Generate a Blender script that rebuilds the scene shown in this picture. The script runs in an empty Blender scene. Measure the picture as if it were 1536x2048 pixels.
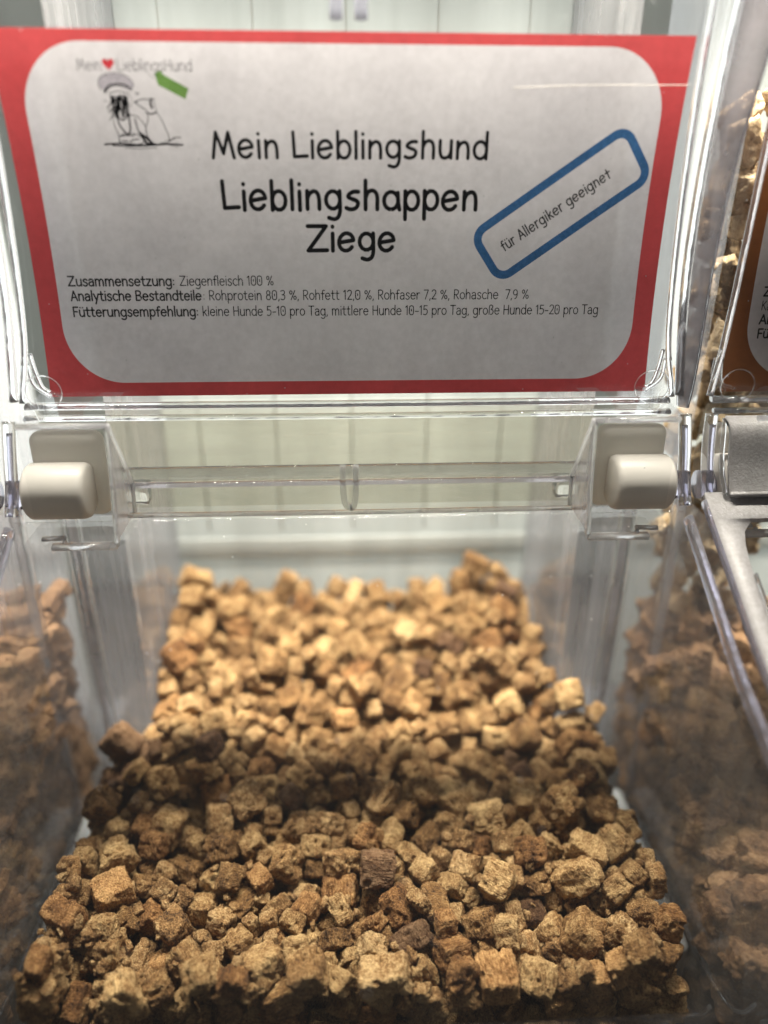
import bpy, bmesh, math, random
from mathutils import Vector, Matrix, Quaternion, noise
R = math.radians
sc = bpy.context.scene
C = sc.collection

# ------------------------------------------------------------------ camera
cam = bpy.data.cameras.new('camera')
cam_o = bpy.data.objects.new('camera', cam); C.objects.link(cam_o)
cam.sensor_fit = 'VERTICAL'; cam.sensor_height = 9.8; cam.sensor_width = 7.35
cam.lens = 9.8*1540/2048
cam.clip_start = .01; cam.clip_end = 50
yaw, pitch, roll = .05241, R(25), -.00475
f = Vector((math.sin(yaw)*math.cos(pitch), math.cos(yaw)*math.cos(pitch), -math.sin(pitch)))
r = Vector((math.cos(yaw), -math.sin(yaw), 0)); u = r.cross(f)
r2 = r*math.cos(roll)-u*math.sin(roll); u2 = u*math.cos(roll)+r*math.sin(roll)
cam_o.matrix_world = Matrix.Translation((-.0025, 0, 0)) @ Matrix((r2, u2, -f)).transposed().to_4x4()
cam.dof.use_dof = True; cam.dof.focus_distance = .243; cam.dof.aperture_fstop = .85
sc.camera = cam_o

# ------------------------------------------------------------------ light
w = bpy.data.worlds.new('World'); sc.world = w; w.use_nodes = True
w.node_tree.nodes['Background'].inputs[0].default_value = (.80, .84, .88, 1)
w.node_tree.nodes['Background'].inputs[1].default_value = .055
def lamp(name, loc, aim, sx, sy, power, col, spread=math.pi):
    l = bpy.data.lights.new(name, 'AREA'); l.shape = 'RECTANGLE'; l.size = sx; l.size_y = sy
    l.energy = power; l.spread = spread; l.color = col
    o = bpy.data.objects.new(name, l); C.objects.link(o); o.location = loc
    o.rotation_euler = (Vector(aim)-Vector(loc)).to_track_quat('-Z', 'Y').to_euler()
    return o
lamp('ceiling_lamp', (0, .52, 1.35), (0, .24, -.2), 1.3, .06, 38, (1, .94, .83))
lamp('strip_lamp', (0, .257, .14), (0, .270, -.2), 1.3, .012, 5.8, (1, .94, .82), 1.25)
lamp('added_back_light', (0, .43, .0), (0, .2, -.03), 1.3, .4, 3.4, (.95, 1, .98))  # unseen light added behind the bins so their back walls glow
lamp('ceiling_lamp', (-.3, -1.25, 1.25), (0, .2, -.2), 1.4, .35, 2.6, (1, .95, .87))
lamp('ceiling_lamp', (1.5, .1, 1.1), (0, .2, -.2), .3, 1.0, 4, (1, .96, .9))
sc.view_settings.view_transform = 'Standard'; sc.view_settings.look = 'None'
sc.view_settings.exposure = 0; sc.view_settings.gamma = 1
sc.render.film_transparent = False
cy = sc.cycles
cy.use_denoising = True; cy.max_bounces = 12; cy.transparent_max_bounces = 40
cy.transmission_bounces = 10; cy.diffuse_bounces = 4; cy.glossy_bounces = 5
cy.caustics_reflective = False; cy.caustics_refractive = True; cy.sample_clamp_indirect = 4

# ------------------------------------------------------------------ node helpers
class NT:
    def __init__(s, name):
        s.m = bpy.data.materials.new(name); s.m.use_nodes = True
        s.t = s.m.node_tree; s.t.nodes.clear(); s.out = s.t.nodes.new('ShaderNodeOutputMaterial')
    def n(s, typ, props=None, **ins):
        nd = s.t.nodes.new(typ)
        for k, v in (props or {}).items(): setattr(nd, k, v)
        for k, v in ins.items():
            key = int(k[1:]) if k[0] == '_' and k[1:].isdigit() else k.replace('_', ' ')
            s.set(nd.inputs[key], v)
        return nd
    def set(s, inp, v):
        if hasattr(v, 'is_output') or isinstance(v, bpy.types.NodeSocket): s.t.links.new(v, inp)
        elif isinstance(v, bpy.types.Node): s.t.links.new(v.outputs[0], inp)
        else:
            if isinstance(v, tuple) and len(v) == 3 and inp.type == 'RGBA': v = v+(1,)
            inp.default_value = v
    def math(s, op, a, b=0.0, c=0.0, clamp=False):
        nd = s.n('ShaderNodeMath', {'operation': op, 'use_clamp': clamp}, _0=a, _1=b, _2=c); return nd.outputs[0]
    def ramp(s, fac, stops):
        nd = s.n('ShaderNodeValToRGB'); s.set(nd.inputs[0], fac)
        e = nd.color_ramp.elements
        while len(e) < len(stops): e.new(.5)
        for q, (p, c) in zip(e, stops): q.position = p; q.color = c+(1,) if len(c) == 3 else c
        return nd.outputs[0]
    def mix(s, fac, a, b):
        nd = s.n('ShaderNodeMix', {'data_type': 'RGBA'}); s.set(nd.inputs[0], fac); s.set(nd.inputs[6], a); s.set(nd.inputs[7], b)
        return nd.outputs[2]
    def coord(s, kind='Object', scale=(1, 1, 1)):
        c = s.n('ShaderNodeTexCoord'); mp = s.n('ShaderNodeMapping'); s.set(mp.inputs[0], c.outputs[kind]); mp.inputs['Scale'].default_value = scale
        return mp.outputs[0]
    def noise(s, vec, scale, detail=3, rough=.5):
        return s.n('ShaderNodeTexNoise', Vector=vec, Scale=scale, Detail=detail, Roughness=rough).outputs[0]
    def bump(s, h, strength, dist):
        return s.n('ShaderNodeBump', Strength=strength, Distance=dist, Height=h).outputs[0]
    def done(s, shader):
        s.t.links.new(shader.outputs[0] if isinstance(shader, bpy.types.Node) else shader, s.out.inputs[0]); return s.m

def thin_plastic(name, tint, haze, rough=.02, streak=(300, 300, 25), gloss=1.0, hazecol=(.85, .85, .86), dust=True, wob=.12):
    t = NT(name)
    v = t.coord('Object', streak)
    n1 = t.noise(v, 1.0, 4, .6)
    n2 = t.noise(t.coord('Object', (30, 30, 30)), 1, 3, .6)
    hz = t.math('MULTIPLY', t.math('MULTIPLY', n1, 2.0), haze)
    hz = t.math('MULTIPLY', hz, t.math('ADD', t.math('MULTIPLY', n2, 1.2), .4))
    if dust:
        vo = t.n('ShaderNodeTexVoronoi', Vector=t.coord('Object', (1, 1, 1)), Scale=330.0)
        spk = t.math('LESS_THAN', vo.outputs['Distance'], .075)
        rare = t.math('GREATER_THAN', t.n('ShaderNodeSeparateColor', _0=vo.outputs['Color']).outputs[0], .86)
        hz = t.math('ADD', hz, t.math('MULTIPLY', t.math('MULTIPLY', spk, rare), .5), clamp=True)
    bmp = t.bump(t.noise(t.coord('Object', (60, 60, 14)), 1, 2), wob, .002)
    tr = t.n('ShaderNodeBsdfTransparent', Color=tint)
    gl = t.n('ShaderNodeBsdfGlossy', Color=(.95*gloss, .95*gloss, gloss), Roughness=rough, Normal=bmp)
    ge = t.n('ShaderNodeNewGeometry')
    dp = t.math('ABSOLUTE', t.n('ShaderNodeVectorMath', {'operation': 'DOT_PRODUCT'}, _0=ge.outputs['Incoming'], _1=bmp).outputs['Value'])
    fr = t.math('ADD', t.math('MULTIPLY', t.math('POWER', t.math('SUBTRACT', 1.0, dp, clamp=True), 5.0), .85), .065, clamp=True)
    df = t.n('ShaderNodeBsdfDiffuse', Color=hazecol)
    tl = t.n('ShaderNodeBsdfTranslucent', Color=hazecol)
    dd = t.n('ShaderNodeMixShader', _0=.5, _1=df.outputs[0], _2=tl.outputs[0])
    a = t.n('ShaderNodeMixShader', _0=hz, _1=tr.outputs[0], _2=dd.outputs[0])
    b = t.n('ShaderNodeMixShader', _0=fr, _1=a.outputs[0], _2=gl.outputs[0])
    return t.done(b)
def solid_plastic(name, col, rough=.03, wav=.3, milk=.06):
    t = NT(name)
    bmp = t.bump(t.noise(t.coord('Object', (140, 140, 90)), 1, 2), wav, .0012)
    g = t.n('ShaderNodeBsdfGlass', Color=col, Roughness=rough, IOR=1.47, Normal=bmp)
    d = t.n('ShaderNodeBsdfDiffuse', Color=(.85, .85, .88)); tl = t.n('ShaderNodeBsdfTranslucent', Color=(.9, .9, .93))
    dd = t.n('ShaderNodeMixShader', _0=.6, _1=d.outputs[0], _2=tl.outputs[0])
    streak = t.math('MULTIPLY', t.noise(t.coord('Object', (90, 90, 25)), 1, 3), milk*2)
    return t.done(t.n('ShaderNodeMixShader', _0=streak, _1=g.outputs[0], _2=dd.outputs[0]))
def opaque(name, c0, c1, scale=(60, 60, 60), rough=.6, bump=.2, transl=0.0, spec=.5, bscale=400, bd=.0004):
    t = NT(name)
    n1 = t.noise(t.coord('Object', scale), 1, 5, .6)
    col = t.ramp(n1, [(.3, c0), (.7, c1)])
    bmp = t.bump(t.noise(t.coord('Object', (bscale,)*3), 1, 3), bump, bd)
    p = t.n('ShaderNodeBsdfPrincipled', Base_Color=col, Roughness=rough, Normal=bmp)
    p.inputs['Specular IOR Level'].default_value = spec
    if transl:
        tl = t.n('ShaderNodeBsdfTranslucent', Color=col)
        return t.done(t.n('ShaderNodeMixShader', _0=transl, _1=p.outputs[0], _2=tl.outputs[0]))
    return t.done(p)

M = {}
M['clear'] = thin_plastic('clear_sheet', (.965, .97, .965), .012)
M['pocket'] = thin_plastic('card_pocket_film', (.97, .97, .97), .008)
M['lid'] = thin_plastic('clear_lid_sheet', (.95, .955, .955), .008, streak=(50, 50, 50), wob=.02)
M['side'] = thin_plastic('clear_side_wall', (.88, .88, .89), .085, rough=.06, streak=(160, 160, 22), hazecol=(.80, .77, .73))
M['hopper'] = thin_plastic('streaky_hopper_wall', (.90, .89, .91), .30, rough=.1, streak=(420, 160, 12), hazecol=(.88, .86, .89), dust=False)
M['apron'] = thin_plastic('olive_tinted_sheet', (.90, .89, .83), .10, streak=(25, 60, 160), hazecol=(.62, .6, .5))
M['bar'] = solid_plastic('moulded_clear_bar', (.97, .975, .98))
M['edge'] = solid_plastic('edge_with_painted_glint', (.98, .985, .99), .06, .5, .30)  # extra milkiness paints pale glints along the moulded edges
M['rod'] = solid_plastic('violet_edge_bar', (.80, .79, .86), .05, .4, .12)
M['milky'] = thin_plastic('milky_flange', (.62, .61, .62), .40, rough=.25, streak=(60, 60, 60), hazecol=(.62, .58, .60))
M['railface'] = thin_plastic('pale_rail_face', (.86, .86, .86), .22, rough=.1, streak=(20, 80, 300), hazecol=(.85, .85, .87))
M['frost'] = opaque('frosted_silver_plastic', (.34, .325, .32), (.46, .45, .46), (900, 900, 900), .32, .5, .35, .6, 1800, .0003)
M['nylon'] = opaque('white_nylon', (.66, .63, .59), (.70, .67, .63), (40, 40, 40), .38, .05, .35)
M['nylon2'] = opaque('frosted_white_block', (.80, .77, .73), (.84, .81, .77), (40, 40, 40), .5, .05, .6)
M['backwall'] = opaque('pale_tank_wall', (.60, .62, .60), (.75, .77, .75), (70, 70, 5), .35, .1, .6)
M['shelf'] = opaque('dark_shelf', (.012, .009, .007), (.03, .024, .018), (40, 40, 40), .35, .3)
M['rail'] = opaque('pale_rail', (.36, .37, .37), (.52, .53, .52), (50, 20, 50), .4, .15)
def crumb(name, dk, md, lt, sc_, bs=.5, seedmix=True):
    t = NT(name)
    v = t.coord('Object', (1, 1, 1))
    oi = t.n('ShaderNodeObjectInfo')
    off = t.n('ShaderNodeVectorMath', {'operation': 'ADD'}, _0=v, _1=t.n('ShaderNodeCombineXYZ', _0=oi.outputs['Random'], _1=oi.outputs['Random'], _2=0.0).outputs[0]).outputs[0]
    a = t.noise(off, sc_, 6, .68)
    b = t.noise(off, sc_*.18, 3, .5)
    fibre = t.n('ShaderNodeTexNoise', Vector=t.n('ShaderNodeMapping', Vector=off, Scale=(1, 1, .22)).outputs[0], Scale=sc_*1.7, Detail=3.0).outputs[0]
    h = t.math('ADD', t.math('MULTIPLY', a, .6), t.math('MULTIPLY', fibre, .4))
    fac = t.math('ADD', t.math('MULTIPLY', h, .66), t.math('MULTIPLY', b, .34))
    fac = t.math('ADD', fac, t.math('MULTIPLY', t.math('SUBTRACT', oi.outputs['Random'], .5), .13))
    col = t.ramp(fac, [(.34, dk), (.47, md), (.64, lt)])
    # a few pieces roasted redder and darker
    tint = oi.outputs['Color']
    if seedmix:
        mm = t.n('ShaderNodeMix', {'data_type': 'RGBA', 'blend_type': 'MULTIPLY'}); mm.inputs[0].default_value = 1
        t.set(mm.inputs[6], col); t.set(mm.inputs[7], tint); col = mm.outputs[2]
    bmp = t.bump(h, bs, .0024)
    p = t.n('ShaderNodeBsdfPrincipled', Base_Color=col, Roughness=.62, Normal=bmp)
    p.inputs['Specular IOR Level'].default_value = .35
    return t.done(p)
M['treat'] = crumb('dried_goat_meat', (.028, .011, .004), (.265, .138, .048), (.74, .51, .25), 1150, 1.0)
M['meat'] = crumb('dark_dried_meat', (.03, .013, .006), (.18, .095, .043), (.38, .225, .11), 380, .9, False)
M['chip'] = crumb('tan_dried_chip', (.12, .07, .035), (.46, .33, .18), (.70, .56, .37), 420, .7, False)
def ink(name, c, rough=.5):
    t = NT(name); v = t.noise(t.coord('Object', (1500,)*3), 1, 2)
    col = t.ramp(v, [(.3, tuple(x*.85 for x in c)), (.7, tuple(min(1, x*1.15+.004) for x in c))])
    return t.done(t.n('ShaderNodeBsdfPrincipled', Base_Color=col, Roughness=rough))
def print_ink(name, c):
    # thin print: a coloured filter over the paper
    t = NT(name); v = t.noise(t.coord('Object', (900,)*3), 1, 3)
    col = t.ramp(v, [(.3, tuple(x*.86 for x in c)), (.7, tuple(min(1, x*1.14) for x in c))])
    tr = t.n('ShaderNodeBsdfTransparent', Color=col); df = t.n('ShaderNodeBsdfDiffuse', Color=tuple(x*.6 for x in c))
    return t.done(t.n('ShaderNodeMixShader', _0=.07, _1=tr.outputs[0], _2=df.outputs[0]))
M['ink'] = ink('black_ink', (.012, .012, .013)); M['ink_grey'] = print_ink('thin_grey_ink', (.03, .028, .03))
M['pale_ink'] = print_ink('pale_grey_ink', (.15, .14, .155)); M['hatgrey'] = print_ink('hat_grey', (.72, .70, .74))
M['blue'] = print_ink('blue_ink', (.075, .225, .48)); M['green'] = print_ink('green_ink', (.24, .46, .12)); M['heart'] = print_ink('heart_red', (.85, .07, .09))
def paper(name, border):
    # printed sheet: rounded white field inside a coloured border, from the sheet's own UV map in millimetres / 1000
    t = NT(name)
    uv = t.n('ShaderNodeUVMap', {'uv_map': 'mm'})
    s = t.n('ShaderNodeSeparateXYZ', _0=uv.outputs[0])
    rr = .0175
    def ax(o, c, h): return t.math('MAXIMUM', t.math('SUBTRACT', t.math('ABSOLUTE', t.math('SUBTRACT', o, c)), h-rr), 0)
    dx = ax(s.outputs[0], .0951, .0889); dy = ax(s.outputs[1], .0506, .0464)
    d = t.math('SQRT', t.math('ADD', t.math('MULTIPLY', dx, dx), t.math('MULTIPLY', dy, dy)))
    inside = t.math('LESS_THAN', d, rr)
    fib = t.noise(t.coord('Object', (420, 420, 420)), 1, 5, .65)
    big = t.noise(t.coord('Object', (45, 45, 45)), 1, 3)
    k = t.math('ADD', t.math('MULTIPLY', fib, .5), t.math('MULTIPLY', big, .5))
    wht = t.ramp(k, [(.3, (.53, .505, .53)), (.7, (.71, .68, .71))])
    brd = t.ramp(k, [(.3, tuple(x*.82 for x in border)), (.7, tuple(min(1, x*1.18) for x in border))])
    col = t.mix(inside, brd, wht)
    p = t.n('ShaderNodeBsdfPrincipled', Base_Color=col, Roughness=.55, Normal=t.bump(fib, .12, .0003))
    tl = t.n('ShaderNodeBsdfTranslucent', Color=col)
    return t.done(t.n('ShaderNodeMixShader', _0=.36, _1=p.outputs[0], _2=tl.outputs[0]))
M['paper_red'] = paper('red_bordered_paper', (.50, .065, .07))
M['paper_brown'] = paper('brown_bordered_paper', (.24, .085, .025))

# ------------------------------------------------------------------ mesh helpers
def link(name, me, mat, parent=None, loc=None):
    o = bpy.data.objects.new(name, me); C.objects.link(o)
    if mat: 
        if not me.materials: me.materials.append(mat)
    if parent: o.parent = parent
    if loc: o.location = loc
    return o
def tag(o, label=None, cat=None, group=None, kind=None):
    if label: o['label'] = label
    if cat: o['category'] = cat
    if group: o['group'] = group
    if kind: o['kind'] = kind
    return o
def empty(name, loc, label, cat, group=None):
    o = bpy.data.objects.new(name, None); C.objects.link(o); o.location = loc; o.empty_display_size = .02
    return tag(o, label, cat, group)
def mesh(name, bm, smooth=True):
    bmesh.ops.recalc_face_normals(bm, faces=bm.faces[:])
    me = bpy.data.meshes.new(name); bm.to_mesh(me); bm.free()
    if smooth:
        for p in me.polygons: p.use_smooth = True
    return me
def bx(bm, x0, x1, y0, y1, z0, z1, bev=0, seg=2):
    r_ = bmesh.ops.create_cube(bm, size=1)
    vs = r_['verts']
    for v in vs: v.co = Vector(((x0+x1)/2+v.co.x*(x1-x0), (y0+y1)/2+v.co.y*(y1-y0), (z0+z1)/2+v.co.z*(z1-z0)))
    if bev: 
        es = list({e for v in vs for e in v.link_edges})
        bmesh.ops.bevel(bm, geom=es, offset=bev, segments=seg, affect='EDGES', profile=.5)
def tube(bm, pts, rx, rz=None, n=10, taper=None):
    """swept oval bar; rx across, rz in the other direction"""
    rz = rz or rx; pts = [Vector(p) for p in pts]
    # resample with smooth curve
    if len(pts) > 2:
        pts = smooth_pts(pts, 8)
    rings = []
    for i, p in enumerate(pts):
        d = (pts[min(i+1, len(pts)-1)]-pts[max(i-1, 0)]).normalized()
        a = d.cross(Vector((0, 1, 0)));
        if a.length < .2: a = d.cross(Vector((1, 0, 0)))
        a.normalize(); b = d.cross(a).normalized()
        k = 1 if not taper else taper[0]+(taper[1]-taper[0])*i/(len(pts)-1)
        rings.append([bm.verts.new(p+a*math.cos(t)*rx*k+b*math.sin(t)*rz*k) for t in [2*math.pi*j/n for j in range(n)]])
    for A, B in zip(rings, rings[1:]):
        for j in range(n): bm.faces.new((A[j], A[(j+1) % n], B[(j+1) % n], B[j]))
    bm.faces.new(rings[0]); bm.faces.new(rings[-1])
def smooth_pts(p, k=6):
    out = []
    P = [p[0]*2-p[1]]+list(p)+[p[-1]*2-p[-2]]
    for i in range(1, len(P)-2):
        a, b, c, d = P[i-1:i+3]
        for j in range(k):
            t = j/k
            out.append(.5*((2*b)+(c-a)*t+(2*a-5*b+4*c-d)*t*t+(3*b-a-3*c+d)*t**3))
    out.append(p[-1]); return out
def sheet(x0, x1, prof, nx=2, thick=.0, noise_amp=0):
    """a sheet across X following a profile of (y,z)"""
    bm = bmesh.new(); rows = []
    for (y, z) in prof:
        rows.append([bm.verts.new((x0+(x1-x0)*i/nx, y, z)) for i in range(nx+1)])
    for A, B in zip(rows, rows[1:]):
        for i in range(nx): bm.faces.new((A[i], A[i+1], B[i+1], B[i]))
    return bm
def quad(bm, *pts): bm.faces.new([bm.verts.new(p) for p in pts])
def panel_y(z): return .24383-.05913*z-1.6689*z*z
def prof_curve(pts, k=6):
    return [(v.x, v.y) for v in smooth_pts([Vector((a, b)) for a, b in pts], k)]

# ================================================================== the setting
P = .2155                                    # distance from one bin to the next
bm = bmesh.new(); bx(bm, -1.2, 1.2, -.1, .9, -.30, -.264)
tag(link('shelf_top', mesh('shelf_top', bm, False), M['shelf']), kind='structure')
bm = bmesh.new(); bx(bm, -1.2, 1.2, .46, .48, -.264, .6)
tag(link('back_partition', mesh('back_partition', bm, False), M['backwall']), kind='structure')

# ================================================================== bins
def build_bin(ox, label, frosted):
    root = empty('bulk_food_bin', (ox, .235, -.255), label, 'food bin', 'clear bulk food bins side by side in a row')
    base = Vector((ox, .235, -.255))
    def part(name, me, mat, parent=None, lab=None):
        o = link(name, me, mat, parent or root)
        # meshes are drawn in bin coordinates (bin centre x = 0); bring them under the root
        o.location = Vector((0, -.235, .255)) if not parent else Vector((0, 0, 0))
        if lab: o['label'] = lab
        return o
    def tubes(name, lines, rx, rz, mat, parent=None, sides=12):
        bm = bmesh.new()
        for l in lines: tube(bm, l, rx, rz, sides)
        return part(name, mesh(name, bm), mat, parent)
    # --- front panel following its shallow curve
    pf = [(panel_y(z)+.0012, z) for z in [-.0705+.193*i/16 for i in range(17)]]
    fp = part('front_panel', mesh('front_panel', sheet(-.101, .101, pf, 4)), M['clear'])
    cov = [(panel_y(z)-.0022, z) for z in [-.0705+.190*i/16 for i in range(17)]]
    part('label_pocket', mesh('label_pocket', sheet(-.1005, .1005, cov, 4)), M['pocket'])
    for s in (-1, 1):
        tubes('panel_edge_bar', [[(s*.1015, .2335, -.0700), (s*.0985, .2365, -.05), (s*.0968, .238, -.012), (s*.0962, .2370, .03), (s*.0960, .23, .07), (s*.0960, .216, .11)]], .0009, .0016, M['bar'])
        if not (frosted and s < 0): tubes('panel_edge_bar', [[(s*.1032, .232, -.0690), (s*.1008, .2345, -.04), (s*.1005, .236, -.012), (s*.1015, .2350, .03), (s*.1020, .228, .07), (s*.1020, .214, .11)]], .0013, .0022, M['bar'])
        if s < 0: continue
        # milky divider flange, widening upwards
        bm = bmesh.new(); L = []; 
        ctrl = [(-.0725, .1030, .1052, .230), (-.06, .1022, .1068, .232), (-.0254, .1018, .1076, .2345), (.0012, .1022, .1092, .2345), (.03, .1028, .1122, .2325), (.07, .103, .115, .226), (.11, .103, .116, .21)]
        for z, a, b, y in ctrl: L.append([Vector((s*a, y, z)), Vector((s*b, y-.0012, z)), Vector((s*b, y+.0012, z)), Vector((s*a, y+.0022, z))])
        col = [smooth_pts([q[k] for q in L], 5) for k in range(4)]
        V = [[bm.verts.new(p) for p in c] for c in col]
        for i in range(len(V[0])-1):
            for k in range(4): bm.faces.new((V[k][i], V[(k+1) % 4][i], V[(k+1) % 4][i+1], V[k][i+1]))
        part('divider_flange', mesh('divider_flange', bm), M['milky'])
        tubes('flange_edge', [[(s*b, y-.001, z) for z, a, b, y in ctrl]], .0004, .0008, M['bar'])
    # --- lip under the label, small pins that hold the card
    tubes('panel_lip', [[(-.1005, .2335, -.0712), (0, .2335, -.0714), (.1005, .2335, -.0712)]], .0011, .0022, M['bar'])
    tubes('panel_lip', [[(-.1005, .231, -.0742), (0, .231, -.0745), (.1005, .231, -.0742)]], .0009, .0016, M['bar'])
    for s in (-1, 1):
        ring = [(s*.094+.0055*math.cos(a)*1.0, .2318, -.0663+.0052*math.sin(a)) for a in [2*math.pi*i/20 for i in range(21)]]
        bm = bmesh.new(); tube(bm, ring, .00022, .00022, 6); part('corner_pin_ring', mesh('corner_pin_ring', bm), M['bar'])
        tubes('corner_swirl', [[(s*.0915, .2385, -.0690), (s*.0960, .2385, -.0672), (s*.0975, .2382, -.0625), (s*.0982, .2378, -.0560)], [(s*.0945, .2385, -.0696), (s*.0990, .2385, -.0655), (s*.0995, .238, -.0590)]], .0006, .0010, M['bar'])
    if not frosted:
        tubes('top_pin', [[(s_*.0032, .2325-.0, .031), (s_*.0030, .227, .05), (s_*.0030, .215, .09)] for s_ in (-1, 1)], .00165, .0016, M['rod'])
    # --- apron below the label down to the hinge
    ap = prof_curve([(.2375, -.0735), (.2395, -.080), (.2400, -.089), (.2385, -.098), (.2350, -.1085)])
    part('apron', mesh('apron', sheet(-.1, .1, ap, 6)), M['apron'])
    bm = bmesh.new()
    bm2 = sheet(-.078, .078, [(.236, -.0755), (.2372, -.086), (.2372, -.1075)], 6)
    part('apron_backing', mesh('apron_backing', bm2), M['apron']); bm.free()
    # hinge rail with the double rib in the middle
    bm = bmesh.new(); bx(bm, -.0745, .0745, .2245, .2262, -.0925, -.0885, .0006)
    rail = part('hinge_rail', mesh('hinge_rail', bm, True), M['bar'])
    tubes('rail_bead', [[(-.0745, .2235, -.0938), (0, .2235, -.0938), (.0745, .2235, -.0938)]], .0009, .0012, M['rod'])
    part('rail_face', mesh('rail_face', sheet(-.0755, .0755, [(.2238, -.0882), (.2234, -.0925)], 2)), M['railface'])
    tubes('rail_lip', [[(-.0755, .2240, -.1042), (0, .2240, -.1044), (.0755, .2240, -.1042)]], .0007, .0014, M['edge'])
    part('rail_skirt', mesh('rail_skirt', sheet(-.0755, .0755, [(.2238, -.0945), (.2243, -.1042)], 4)), M['clear'])
    tubes('centre_clip', [[(-.0037, .2222, -.0878), (-.0037, .2218, -.096), (-.0030, .2222, -.1008), (-.0012, .2224, -.1022)],
                          [(.0003, .2222, -.0878), (.0003, .2218, -.096), (-.0002, .2222, -.1008), (-.0012, .2224, -.1022)]], .0010, .0015, M['edge'])
    # --- hinge brackets and rollers
    for s in (-1, 1):
        # white block behind, roller in front
        if not (frosted and s < 0) or True:
            bm = bmesh.new(); bx(bm, .0780 if s > 0 else -.1005, .1005 if s > 0 else -.0780, .2275, .2345, -.1064, -.0782, .0034, 5)
            part('hinge_block', mesh('hinge_block', bm), M['nylon2'])
            bm = bmesh.new(); prof = [(0, 0), (.0072, 0), (.0083, .0006), (.0088, .0019), (.0088, .0175), (.0080, .0185), (0, .0187)]
            n = 40; rings = []
            for rr, xx in prof:
                if rr == 0: rings.append([bm.verts.new((s*(.0815+xx), .2230, -.0950))])
                else: rings.append([bm.verts.new((s*(.0815+xx), 0.2230+rr*math.cos(2*math.pi*j/n), -.0950+rr*math.sin(2*math.pi*j/n))) for j in range(n)])
            for A, B in zip(rings, rings[1:]):
                for j in range(n):
                    if len(A) == 1: bm.faces.new((A[0], B[j], B[(j+1) % n]))
                    elif len(B) == 1: bm.faces.new((A[j], A[(j+1) % n], B[0]))
                    else: bm.faces.new((A[j], A[(j+1) % n], B[(j+1) % n], B[j]))
            part('hinge_roller', mesh('hinge_roller', bm), M['nylon'])
            bm = bmesh.new(); tube(bm, [(s*.1012, .2230, -.0962), (s*.1055, .2230, -.0962)], .0046, .0046, 20)
            part('roller_pin', mesh('roller_pin', bm), M['rod'])
            # dark sliver modelled in place of the shadow gap by the pin
            bm = bmesh.new(); tube(bm, [(s*.1016, .2222, -.1010), (s*.1016, .2190, -.0985)], .0007, .0005, 8)
            part('pin_shadow_gap', mesh('pin_shadow_gap', bm), M['shelf'])
        # clear box bracket round them: front, inner cheek, floor, edge bars
        x0, x1 = .0706, .0960; y0, y1 = .2125, .2345; zt, zb = -.0672, -.1090
        br = part('hinge_bracket', mesh('hinge_bracket', (lambda b: (quad(b, (s*x0, y0, zt-.002), (s*x1, y0, zt-.002), (s*x1, y0, zb), (s*(x0+.0022), y0, zb)),
              quad(b, (s*x0, y0, zt-.002), (s*(x0-.001), y1, zt), (s*(x0-.001), y1, zb+.002), (s*(x0+.0022), y0, zb)),
              quad(b, (s*x0, y0, zb), (s*x1, y0, zb), (s*x1, y1, zb), (s*x0, y1, zb)),
              quad(b, (s*x0, y0, zt-.002), (s*x1, y0, zt-.002), (s*x1, y1, zt), (s*x0, y1, zt)), b)[-1])(bmesh.new()), False), M['clear'])
        bm = bmesh.new()
        tube(bm, [(s*x0, y0, zt-.0035), (s*x1, y0, zt-.0035)], .0009, .0010)
        tube(bm, [(s*x0, y0, zt-.0035), (s*(x0+.0008), y0, (zt+zb)/2), (s*(x0+.0022), y0, zb)], .0008, .0009)
        tube(bm, [(s*x0, y0+.001, zt-.0035), (s*(x0-.0012), .2175, zt-.014), (s*(x0-.0020), .2225, -.0925)], .0006, .0007)
        tube(bm, [(s*(x0-.0020), .2225, -.0925), (s*(x0-.0016), .2225, -.1025)], .0006, .0007)
        tube(bm, [(s*(x0+.0022), y0, zb), (s*(x1-.004), y0, zb)], .0012, .0018)
        tube(bm, [(s*(x1-.007), y0+.003, zb+.0015), (s*x1, y0+.003, zb+.0012)], .0007, .0012)
        tube(bm, [(s*(x1-.0075), y0, zb+.0005), (s*(x1-.0075), y0+.001, -.1075)], .0006, .0008)
        part('bracket_edge', mesh('bracket_edge', bm), M['edge'])
        bm = bmesh.new(); quad(bm, (s*x0, .2130, -.0712), (s*(x0-.0020), .2225, -.0925), (s*(x0-.0016), .2228, -.1025), (s*(x0+.0021), .2130, -.108))
        part('bracket_gusset', mesh('bracket_gusset', bm, False), M['hopper'])
        # hinge cheek: curved clear rod beside the roller, running on into the lid edge
        tubes('hinge_cheek', [[(s*.1035, .2260, -.0735), (s*.1040, .2235, -.0830), (s*.1040, .2205, -.0920), (s*.1040, .2160, -.1005)]], .0019, .0022, M['bar'])
        tubes('cheek_core', [[(s*.1034, .2245, -.0765), (s*.1037, .2215, -.0860), (s*.1037, .2185, -.0935), (s*.1037, .2145, -.0995)]], .0007, .0008, M['rod'])
        # small square lug beside the bracket
        bm = bmesh.new(); bx(bm, min(s*.066, s*.0745), max(s*.066, s*.0745), .2285, .2345, -.1030, -.0955, .0008)
        part('hinge_lug', mesh('hinge_lug', bm, True), M['bar'])
    # --- lid: clear, bowed, reaching towards the viewer
    lp = [(.2155, -.1020), (.2128, -.1035), (.19, -.1165), (.168, -.1290), (.146, -.1385), (.12, -.1505), (.095, -.163), (.080, -.172), (.070, -.188), (.068, -.21)]
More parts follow.
